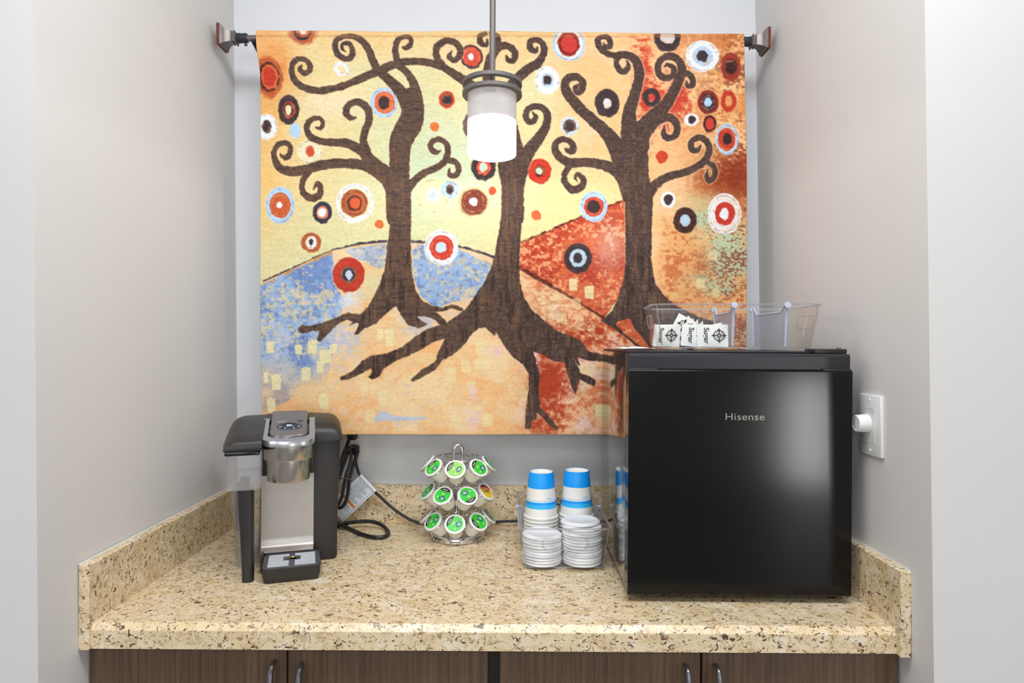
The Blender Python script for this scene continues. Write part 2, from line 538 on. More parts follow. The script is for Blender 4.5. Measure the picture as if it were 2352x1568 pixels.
class Paint:
    def __init__(self, x0, x1, y0, y1, nx, ny):
        self.x = np.linspace(x0, x1, nx); self.y = np.linspace(y0, y1, ny)
        self.U, self.V = np.meshgrid(self.x, self.y)
        self.c = np.zeros(self.U.shape + (3,))
        self.aa = (x1 - x0) / nx * 0.8
        self.Uw, self.Vw = self.U, self.V

    def noise(self, sx, sy, seed, octaves=3):
        rng = np.random.RandomState(seed); out = 0; amp = 1.0; tot = 0
        for o in range(octaves):
            gx, gy = sx / 2 ** o, sy / 2 ** o
            w = int(1200 / gx) + 4; h = int(1000 / gy) + 4
            g = rng.rand(h, w)
            a = (self.U - 570) / gx; b = (self.V - 50) / gy
            i = np.floor(a).astype(int); j = np.floor(b).astype(int)
            i = np.clip(i, 0, w - 2); j = np.clip(j, 0, h - 2)
            fa = a - i; fb = b - j
            fa = fa * fa * (3 - 2 * fa); fb = fb * fb * (3 - 2 * fb)
            n = (g[j, i] * (1 - fa) + g[j, i + 1] * fa) * (1 - fb) + (g[j + 1, i] * (1 - fa) + g[j + 1, i + 1] * fa) * fb
            out = out + amp * n; tot += amp; amp *= 0.55
        return out / tot

    def mixin(self, mask, col):
        col = np.asarray(col, float)
        if col.ndim == 1 and mask.ndim == 2:
            col = col[None, None, :]
        self.c += (col - self.c) * mask[..., None]

    def sub(self, x0, x1, y0, y1):
        i0 = max(0, np.searchsorted(self.x, x0) - 1); i1 = min(len(self.x), np.searchsorted(self.x, x1) + 1)
        j0 = max(0, np.searchsorted(self.y, y0) - 1); j1 = min(len(self.y), np.searchsorted(self.y, y1) + 1)
        return slice(j0, j1), slice(i0, i1)

    def ell(self, cx, cy, rx, ry, col, rough=0.0, op=1.0, seed=0):
        m = max(rx, ry) * 1.25 + 6
        s = self.sub(cx - m, cx + m, cy - m, cy + m)
        if self.U[s].size == 0: return
        dx = (self.Uw[s] - cx) / rx; dy = (self.Vw[s] - cy) / ry
        d = (np.sqrt(dx * dx + dy * dy) - 1) * min(rx, ry)
        if rough:
            d = d + (self.n_fine[s] - 0.5) * rough
        msk = np.clip(0.5 - d / (2 * self.aa), 0, 1) * op
        t = self.c[s]; t += (np.asarray(col, float)[None, None] - t) * msk[..., None]

    def ring(self, cx, cy, rx, ry, w, col, rough=2.0, op=0.7):
        m = max(rx, ry) * 1.25 + 6
        s = self.sub(cx - m, cx + m, cy - m, cy + m)
        if self.U[s].size == 0: return
        dx = (self.Uw[s] - cx) / rx; dy = (self.Vw[s] - cy) / ry
        d = np.abs((np.sqrt(dx * dx + dy * dy) - 1) * min(rx, ry)) - w / 2 + (self.n_fine[s] - 0.5) * rough
        msk = np.clip(0.5 - d / (2 * self.aa), 0, 1) * op
        t = self.c[s]; t += (np.asarray(col, float)[None, None] - t) * msk[..., None]

    def polymask(self, pts):
        pts = np.array(pts, float)
        m = np.zeros(self.U.shape)
        x0, y0 = pts.min(0) - 5; x1, y1 = pts.max(0) + 5
        s = self.sub(x0, x1, y0, y1)
        X, Y = self.Uw[s], self.Vw[s]
        inside = np.zeros(X.shape, bool); dist = np.full(X.shape, 1e9)
        n = len(pts)
        for k in range(n):
            ax, ay = pts[k]; bx, by = pts[(k + 1) % n]
            if ay != by:
                cond = ((ay > Y) != (by > Y)) & (X < (bx - ax) * (Y - ay) / (by - ay) + ax)
                inside ^= cond
            ex, ey = bx - ax, by - ay; L2 = ex * ex + ey * ey + 1e-12
            t = np.clip(((X - ax) * ex + (Y - ay) * ey) / L2, 0, 1)
            dist = np.minimum(dist, (X - ax - t * ex) ** 2 + (Y - ay - t * ey) ** 2)
        d = np.sqrt(dist) * np.where(inside, -1, 1)
        m[s] = np.clip(0.5 - d / (2 * self.aa), 0, 1)
        return m

    def strokemask(self, pts, grow=0.0, m=None):
        """pts (x, y, width); smooth curve with varying width"""
        if m is None: m = np.zeros(self.U.shape)
        vs = [Vector((p[0], p[1], p[2] / 2)) for p in pts]
        vs = catmull(vs, 5)
        for a, b in zip(vs[:-1], vs[1:]):
            R = max(a.z, b.z) + grow + 4
            s = self.sub(min(a.x, b.x) - R, max(a.x, b.x) + R, min(a.y, b.y) - R, max(a.y, b.y) + R)
            X, Y = self.Uw[s], self.Vw[s]
            if X.size == 0: continue
            ex, ey = b.x - a.x, b.y - a.y; L2 = ex * ex + ey * ey + 1e-12
            t = np.clip(((X - a.x) * ex + (Y - a.y) * ey) / L2, 0, 1)
            d = np.sqrt((X - a.x - t * ex) ** 2 + (Y - a.y - t * ey) ** 2) - (a.z + (b.z - a.z) * t + grow)
            m[s] = np.maximum(m[s], np.clip(0.5 - d / (2 * self.aa), 0, 1))
        return m


PX0, PX1, PY0, PY1 = 588.0, 1716.0, 70.0, 999.0
NX, NY = 780, 650
pt = Paint(PX0, PX1, PY0, PY1, NX, NY)
U, V = pt.U, pt.V
n_big = pt.noise(180, 160, 1, 4)
n_med = pt.noise(60, 50, 2, 4)
n_med2 = pt.noise(70, 60, 3, 4)
n_fine = pt.noise(9, 7, 4, 3)
n_fine2 = pt.noise(7, 6, 5, 3)
n_grain = pt.noise(4.5, 3.2, 6, 2)
n_hor = pt.noise(30, 3.5, 8, 2)
n_ver = pt.noise(5, 40, 9, 2)
pt.n_fine = n_fine
pt.Uw = U + (n_fine2 - 0.5) * 4.0
pt.Vw = V + (n_fine - 0.5) * 4.0
sm = lambda x, a, b: np.clip((x - a) / (b - a), 0, 1) ** 2 * (3 - 2 * np.clip((x - a) / (b - a), 0, 1))
C3 = lambda *c: np.array(c, float)

def soft(base, n, k):
    return np.clip(base + (n - 0.5) * k * np.clip(base * 3, 0, 1), 0, 1)


# background sky
pt.c[:] = C3(228, 216, 164)
pt.mixin(sm(n_big, 0.42, 0.62) * 0.6, C3(243, 214, 150))
g = lambda cx, cy, rx, ry: np.exp(-(((U - cx) / rx) ** 2 + ((V - cy) / ry) ** 2))
pt.mixin(soft(g(1010, 400, 190, 150) * 1.1, n_med, 0.4) * 0.75, C3(205, 226, 196))
pt.mixin(soft(g(960, 560, 200, 60), n_med, 0.4) * 0.5, C3(214, 228, 178))
pt.mixin(soft(g(740, 230, 110, 40), n_med, 0.6) * 0.6, C3(246, 226, 196))
pt.mixin(np.clip(g(1300, 500, 150, 90), 0, 1) * 0.6, C3(238, 222, 158))
left = soft(sm(U, 720, 590), n_med, 1.3) * sm(V, 620, 420)
pt.mixin(left * 0.85, C3(242, 196, 124))
pt.mixin(soft(g(600, 120, 60, 110) * 1.5, n_med, 1.0), C3(230, 150, 84))
topo = soft(sm(V, 170, 74), n_med2, 1.2)
pt.mixin(topo * 0.7, C3(245, 200, 140))
pt.mixin(soft(g(1090, 130, 110, 60), n_med, 1.0) * 0.6, C3(247, 206, 160))
right = soft(sm(U, 1230, 1330), n_med, 0.6) * np.clip(sm(V, 430, 300) + sm(U, 1460, 1500), 0, 1)
pt.mixin(right, C3(247, 196, 140))
pt.mixin(right * sm(n_med2, 0.5, 0.68) * 0.6, C3(247, 208, 172))
far = sm(U, 1480, 1690) * sm(n_fine * 0.5 + n_med * 0.5, 0.34, 0.58)
pt.mixin(np.clip(far, 0, 1) * 0.75, C3(222, 140, 80))
brn = sm(U, 1560, 1715) * sm(n_fine2 * 0.55 + n_med2 * 0.45, 0.46, 0.60)
pt.mixin(np.clip(brn, 0, 1) * 0.85, C3(150, 74, 44))
pt.mixin(soft(g(1680, 420, 90, 40) * 1.4, n_fine * .6 + n_med * .4, 1.6) * sm(U, 1560, 1620) * 0.8, C3(164, 78, 44))
pt.mixin(soft(g(1690, 395, 50, 40) * 1.3, n_fine, 1.4) * 0.7, C3(140, 52, 34))
pt.mixin(soft(g(1640, 90, 120, 30), n_fine, 1.2) * 0.5, C3(200, 110, 62))
# red glow between the branches of the dark right tree
rg = soft(g(1480, 190, 20, 120) + g(1525, 240, 40, 45) + g(1560, 215, 26, 60), n_fine - 0.05, 2.0)
pt.mixin(rg, C3(206, 74, 56))

# left blue hill
cc, s_ = crop('C')
curve = [(100, 545), (250, 480), (400, 410), (540, 350), (620, 330), (700, 310), (800, 298), (900, 290), (1060, 290), (1150, 296), (1360, 322), (1480, 352), (1600, 395), (1800, 480)]
hill = [cc(*p) for p in curve] + [cc(1800, 1600), cc(60, 1600), cc(60, 560)]
mh = pt.polymask(hill)
peach = np.ones(U.shape + (3,)) * C3(245, 204, 150)
peach += (C3(248, 190, 132) - peach) * sm(n_med, 0.45, 0.65)[..., None]
peach += (C3(248, 218, 172) - peach) * (sm(n_med2, 0.5, 0.66) * 0.7)[..., None]
peach += (C3(226, 206, 190) - peach) * (sm(n_fine * .5 + n_big * .5, 0.54, 0.64) * 0.6)[..., None]
pt.mixin(mh, peach)
bl = np.ones(U.shape + (3,)) * C3(158, 184, 220)
bl += (C3(122, 148, 200) - bl) * sm(n_med, 0.46, 0.66)[..., None]
bl += (C3(194, 204, 226) - bl) * (sm(n_med2, 0.52, 0.66) * 0.75)[..., None]
bl += (C3(232, 212, 160) - bl) * (sm(n_fine * 0.55 + n_big * 0.45, 0.55, 0.64) * 0.7)[..., None]
bl += (C3(92, 112, 170) - bl) * (sm(n_fine2, 0.58, 0.72) * 0.45)[..., None]
b1 = pt.polymask([cc(*p) for p in [(60, 580), (250, 490), (400, 425), (545, 360), (560, 430), (560, 560), (640, 680), (600, 760), (560, 900), (560, 960), (500, 1240), (380, 1250), (60, 1420)]])
b1s = np.clip(b1 - sm(V, 790, 950) * 0.9 * (n_med > 0.0) + (n_med - 0.52) * 1.5 * sm(V, 740, 900), 0, 1) * b1
pt.mixin(b1s, bl)
b2 = pt.polymask([cc(*p) for p in [(620, 345), (900, 300), (900, 430), (860, 470), (700, 400)]])
pt.mixin(b2 * 0.8, bl)
pt.mixin(soft(g(845, 650, 40, 40), n_fine, 1.2) * mh * 0.8, C3(222, 214, 168))
pt.mixin(soft(g(795, 690, 26, 22), n_fine, 1.2) * mh * 0.9, C3(222, 226, 238))
b3 = pt.polymask([cc(*p) for p in [(1062, 305), (1360, 335), (1590, 440), (1540, 560), (1470, 650), (1330, 680), (1220, 720), (1120, 640), (1070, 500)]])
pt.mixin(np.clip(b3 * (1.25 - sm(n_med2, 0.42, 0.62)), 0, 1), bl)
b4 = soft(g(775, 780, 42, 34) + g(960, 740, 40, 26), n_fine, 1.6)
pt.mixin(b4 * mh * 0.75, C3(190, 196, 224))
# hill outline
line = pt.strokemask([cc(*p) + (w,) for p, w in zip(curve, [5, 4, 3, 3, 4, 6, 5, 6, 7, 6, 5, 6, 6, 4])])
pt.mixin(line * np.clip(0.3 + n_fine * 1.2, 0, 1), C3(66, 58, 74))
pt.mixin(pt.strokemask([cc(*p) + (6,) for p in [(100, 575), (250, 500), (400, 425), (540, 362)]]) * (n_fine > 0.5), C3(206, 150, 84))

# right red hill and the ground below it
cd, _ = crop('D')
grd = pt.polymask([cd(*p) for p in [(250, 455), (400, 540), (540, 620), (800, 780), (1060, 990), (1100, 1000), (1100, 1600), (-60, 1600), (-60, 900), (240, 700)]])
pk = np.ones(U.shape + (3,)) * C3(247, 190, 146)
pk += (C3(236, 142, 98) - pk) * (sm(n_fine * .6 + n_med * .4, 0.47, 0.60) * 0.8)[..., None]
pk += (C3(246, 214, 204) - pk) * (sm(n_med2, 0.52, 0.66) * 0.7)[..., None]
pk += (C3(240, 222, 168) - pk) * (sm(pt.noise(40, 50, 21), 0.56, 0.7) * 0.6)[..., None]
pt.mixin(grd * sm(U, 1150, 1230), pk)
redpatch = soft(g(1255, 870, 36, 70) * 1.3 + g(1480, 800, 60, 40) * .5 + g(1350, 760, 70, 26) * 0.7 + g(1250, 980, 34, 22) + 0.12, n_fine * .6 + n_med * .4, 3.4) * grd
pt.mixin(redpatch * sm(U, 1190, 1225), C3(184, 72, 46))
rh = pt.polymask([cd(*p) for p in [(250, 300), (400, 240), (650, 130), (935, 20), (960, 20), (960, 500), (890, 660), (800, 785), (540, 620), (400, 545), (250, 458)]])
rr_ = np.ones(U.shape + (3,)) * C3(214, 108, 72)
rr_ += (C3(184, 66, 46) - rr_) * sm(n_fine * .55 + n_med * .45, 0.44, 0.56)[..., None]
rr_ += (C3(242, 176, 126) - rr_) * (sm(n_fine2 * .6 + n_med2 * .4, 0.53, 0.62) * 0.85)[..., None]
rr_ += (C3(240, 196, 180) - rr_) * (np.clip(g(1400, 570, 40, 60) + (n_fine - 0.6), 0, 1) * 0.6)[..., None]
pt.mixin(rh, rr_)
pt.mixin(pt.strokemask([cd(x, y) + (w,) for x, y, w in [(250, 300, 5), (400, 240, 5), (650, 130, 4), (935, 22, 3)]]) * np.clip(n_fine * 1.6, 0, 1), C3(96, 44, 34))
pt.mixin(pt.strokemask([cd(x, y) + (w,) for x, y, w in [(250, 458, 8), (400, 545, 9), (540, 622, 7), (660, 700, 5), (800, 785, 6), (930, 890, 5), (1060, 990, 6)]]) * np.clip(0.35 + n_fine, 0, 1), C3(92, 46, 38))

# ground right of the dark tree: orange, brown flecks, mint patches
gr = sm(U, 1470, 1500) * sm(V, 450, 500)
og = np.ones(U.shape + (3,)) * C3(238, 176, 116)
og += (C3(206, 112, 66) - og) * (sm(n_fine * .6 + n_med * .4, 0.46, 0.58) * 0.85)[..., None]
og += (C3(242, 208, 150) - og) * (sm(n_med2, 0.5, 0.66) * 0.6)[..., None]
pt.mixin(gr * sm(U, 1500, 1500.5 + 40) * np.clip(sm(V, 470, 560) + 0.25, 0, 1), og)
mint = soft(g(1670, 560, 46, 42) * 1.3 + g(1690, 610, 40, 30) + g(1610, 500, 40, 26) * 1.1 + g(1650, 660, 40, 20) * .8 + g(1600, 640, 30, 16) * .5, n_fine * .5 + n_med * .5, 2.6) * gr
pt.mixin(mint * 0.85, C3(188, 216, 182))
pt.mixin(soft(g(1620, 465, 60, 22), n_fine, 1.2) * 0.6, C3(222, 222, 164))
flk = gr * sm(U, 1540, 1700) * sm(n_grain * 0.6 + n_med * 0.4, 0.52, 0.60)
pt.mixin(flk * 0.8, C3(140, 66, 44))

# pale dabs
dabs = [('C', 140, 970, 50, 80), ('C', 325, 985, 50, 66), ('C', 415, 970, 62, 92), ('C', 500, 1030, 84, 90), ('C', 465, 1100, 50, 80), ('C', 370, 1145, 62, 92), ('C', 175, 1200, 62, 104),
        ('C', 485, 1320, 62, 104), ('C', 140, 1350, 56, 104), ('C', 110, 1170, 30, 70), ('C', 555, 980, 50, 60), ('C', 855, 890, 42, 80), ('C', 915, 910, 60, 110), ('C', 870, 1300, 62, 110), ('C', 785, 1425, 62, 92),
        ('C', 750, 1230, 46, 60), ('C', 1505, 980, 64, 92), ('C', 1410, 1090, 60, 92), ('C', 1520, 1080, 120, 70), ('C', 1315, 1150, 60, 80), ('C', 1450, 1230, 60, 90), ('C', 1290, 1345, 60, 80), ('C', 1340, 1450, 60, 80), ('C', 1560, 1440, 60, 84),
        ('D', 600, 568, 56, 82), ('D', 705, 618, 62, 92), ('D', 775, 1380, 66, 80), ('D', 30, 1440, 60, 90), ('D', 620, 690, 60, 70), ('D', 540, 790, 40, 70), ('D', 1510, 380, 60, 70), ('D', 1430, 560, 60, 60), ('D', 1530, 620, 46, 60)]
for k, (t_, x, y, w, h) in enumerate(dabs):
    f_, s_ = crop(t_); px, py = f_(x, y); w /= s_; h /= s_
    m_ = pt.polymask([(px - w * .5, py - h * .42), (px - w * .1, py - h * .5), (px + w * .5, py - h * .46), (px + w * .46, py + h * .44), (px + w * .1, py + h * .5), (px - w * .46, py + h * .46)])
    op = 0.9 if (k < 13 or t_ == 'D' and k < 27) else 0.55
    pt.mixin(m_ * op, C3(244, 230, 176) if t_ == 'C' else C3(240, 226, 168))
streak = pt.strokemask([cc(x, y) + (w / 2.8,) for x, y, w in [(835, 1435, 50), (870, 1415, 60), (910, 1430, 40), (1000, 1435, 30), (1150, 1430, 14)]])
pt.mixin(streak * 0.75, C3(184, 204, 236))
pt.mixin(soft(g(1135, 805, 18, 12) + g(1082, 900, 8, 20) + g(1080, 965, 12, 22), n_fine, 1.2) * 0.7, C3(240, 204, 214))

# discs
LB, WH, DK, RD, OR = C3(186, 214, 242), C3(240, 240, 242), C3(70, 56, 58), C3(196, 64, 46), C3(226, 118, 68)
BR, DR, NV, MT, PY = C3(170, 86, 56), C3(140, 44, 40), C3(58, 58, 76), C3(206, 226, 204), C3(238, 230, 186)
discs = [
    ('A', 720, 140, [(118, 112, C3(222, 168, 112)), (96, 92, C3(196, 92, 62)), (72, 72, DK), (52, 40, C3(206, 90, 70)), (24, 22, WH)]),
    ('A', 430, 490, [(108, 165, C3(214, 130, 74)), (100, 150, C3(196, 96, 56)), (86, 118, C3(96, 44, 34)), (66, 96, C3(214, 106, 66)), (50, 74, RD)]),
    ('A', 578, 740, [(82, 114, DK), (50, 66, C3(170, 78, 58)), (42, 56, C3(120, 60, 54)), (26, 36, PY)]),
    ('A', 405, 870, [(84, 100, WH), (36, 52, DK)]),
    ('A', 627, 898, [(42, 58, LB)]),
    ('A', 740, 1060, [(98, 92, C3(238, 232, 196)), (34, 46, C3(212, 86, 56))]),
    ('A', 995, 430, [(62, 60, WH), (30, 32, C3(238, 224, 176))]),
    ('A', 1318, 685, [(106, 116, LB), (80, 86, C3(222, 106, 66)), (42, 50, DK)]),
    ('A', 1805, 665, [(62, 68, C3(212, 76, 50)), (42, 44, DK)]),
    ('A', 2010, 335, [(90, 90, DK), (74, 76, C3(214, 82, 66)), (22, 26, WH)]),
    ('A', 1708, 870, [(36, 35, C3(226, 120, 64))]),
    ('A', 512, 1470, [(112, 142, LB), (82, 98, C3(206, 98, 58)), (24, 26, WH)]),
    ('A', 840, 1525, [(76, 84, NV), (46, 50, C3(222, 130, 90)), (33, 33, WH)]),
    ('A', 1092, 1455, [(146, 152, WH), (122, 118, PY), (104, 106, C3(156, 82, 56)), (80, 80, C3(196, 110, 70)), (60, 62, C3(110, 60, 50)), (40, 42, C3(222, 98, 62))]),
    ('A', 1695, 1395, [(132, 136, C3(236, 228, 178)), (54, 56, WH), (24, 26, LB)]),
    ('A', 1825, 1350, [(68, 66, LB), (31, 38, DK)]),
    ('A', 2010, 1445, [(118, 112, C3(214, 196, 140)), (100, 96, C3(128, 66, 52)), (32, 33, WH)]),
    ('A', 2085, 1180, [(96, 102, DK), (56, 60, C3(220, 90, 66)), (32, 38, MT)]),
    ('A', 2155, 1360, [(28, 33, C3(214, 88, 56))]),
    ('A', 2010, 860, [(84, 102, C3(120, 96, 94)), (40, 50, C3(150, 130, 126))]),
    ('C', 410, 298, [(66, 64, C3(186, 98, 60)), (36, 42, WH), (14, 24, DK)]),
    ('C', 655, 505, [(104, 112, RD), (56, 58, C3(150, 80, 60)), (42, 44, NV), (22, 30, C3(206, 214, 228))]),
    ('C', 1255, 330, [(110, 114, WH), (78, 80, C3(206, 66, 52)), (34, 36, C3(200, 224, 236))]),
    ('C', 852, 180, [(28, 29, C3(222, 116, 66))]),
    ('B', 520, 515, [(96, 108, WH), (52, 58, LB), (33, 38, DK)]),
    ('B', 700, 235, [(126, 132, LB), (112, 116, C3(226, 232, 240)), (84, 96, DR), (62, 66, C3(206, 66, 62))]),
    ('B', 980, 690, [(96, 110, DK), (33, 37, C3(228, 222, 218))]),
    ('B', 690, 890, [(110, 120, C3(244, 206, 150))]),
    ('B', 687, 862, [(70, 72, C3(214, 226, 244)), (50, 50, DK)]),
    ('B', 1460, 185, [(102, 116, DK), (56, 50, C3(222, 214, 214))]),
    ('B', 1728, 330, [(130, 120, WH), (78, 74, LB), (44, 45, DK)]),
    ('B', 1945, 412, [(76, 112, C3(158, 60, 44)), (50, 62, C3(72, 40, 40))]),
    ('B', 1765, 682, [(82, 92, C3(140, 50, 46)), (56, 64, C3(64, 46, 48)), (28, 36, LB)]),
    ('B', 1925, 672, [(60, 82, C3(196, 66, 48)), (28, 42, C3(230, 160, 96))]),
    ('B', 1633, 815, [(60, 46, WH), (31, 30, DK)]),
    ('B', 1775, 847, [(52, 66, C3(84, 44, 42)), (34, 46, C3(206, 72, 56))]),
    ('B', 1325, 647, [(70, 72, DK), (28, 32, C3(206, 70, 60))]),
    ('B', 1905, 965, [(90, 120, LB), (74, 96, C3(236, 226, 220)), (70, 88, C3(196, 68, 46)), (36, 46, C3(60, 44, 42))]),
    ('B', 1398, 1100, [(46, 48, C3(206, 76, 52))]),
    ('B', 450, 1210, [(92, 96, C3(208, 66, 46)), (44, 50, C3(120, 40, 34)), (24, 28, MT)]),
    ('B', 872, 1480, [(106, 118, LB), (78, 74, C3(204, 70, 54)), (50, 48, DK)]),
    ('B', 1445, 1428, [(57, 62, WH), (36, 40, DK)]),
    ('D', 1580, 112, [(108, 132, WH), (98, 118, C3(236, 214, 190)), (92, 108, WH), (66, 76, C3(200, 62, 46)), (27, 38, WH)]),
    ('D', 1325, 155, [(76, 84, C3(74, 48, 46)), (34, 38, LB)]),
    ('D', 630, 398, [(92, 96, C3(66, 56, 58)), (56, 60, C3(188, 212, 232)), (28, 36, C3(66, 56, 58))]),
    ('D', 358, 122, [(32, 33, C3(222, 108, 66))]),
]
for (t_, x, y, rings) in discs:
    f_, s_ = crop(t_); px, py = f_(x, y)
    for k, (rx, ry, col) in enumerate(rings):
        ox = 0 if k == 0 else ((x * 7 + k * 13) % 5 - 2) * 0.5
        pt.ell(px + ox, py, rx / s_, ry / s_, col, rough=3.0)
    if len(rings) >= 2 and rings[0][0] > 60:
        rx, ry, _c = rings[0]
        pt.ring(px, py, rx / s_ * 0.9, ry / s_ * 0.9, 0.8, C3(120, 86, 80), rough=9.0, op=0.3)
        rx, ry, _c = rings[1]
        pt.ring(px, py, rx / s_ * 0.8, ry / s_ * 0.8, 1.4, C3(236, 170, 120), rough=10.0, op=0.4)

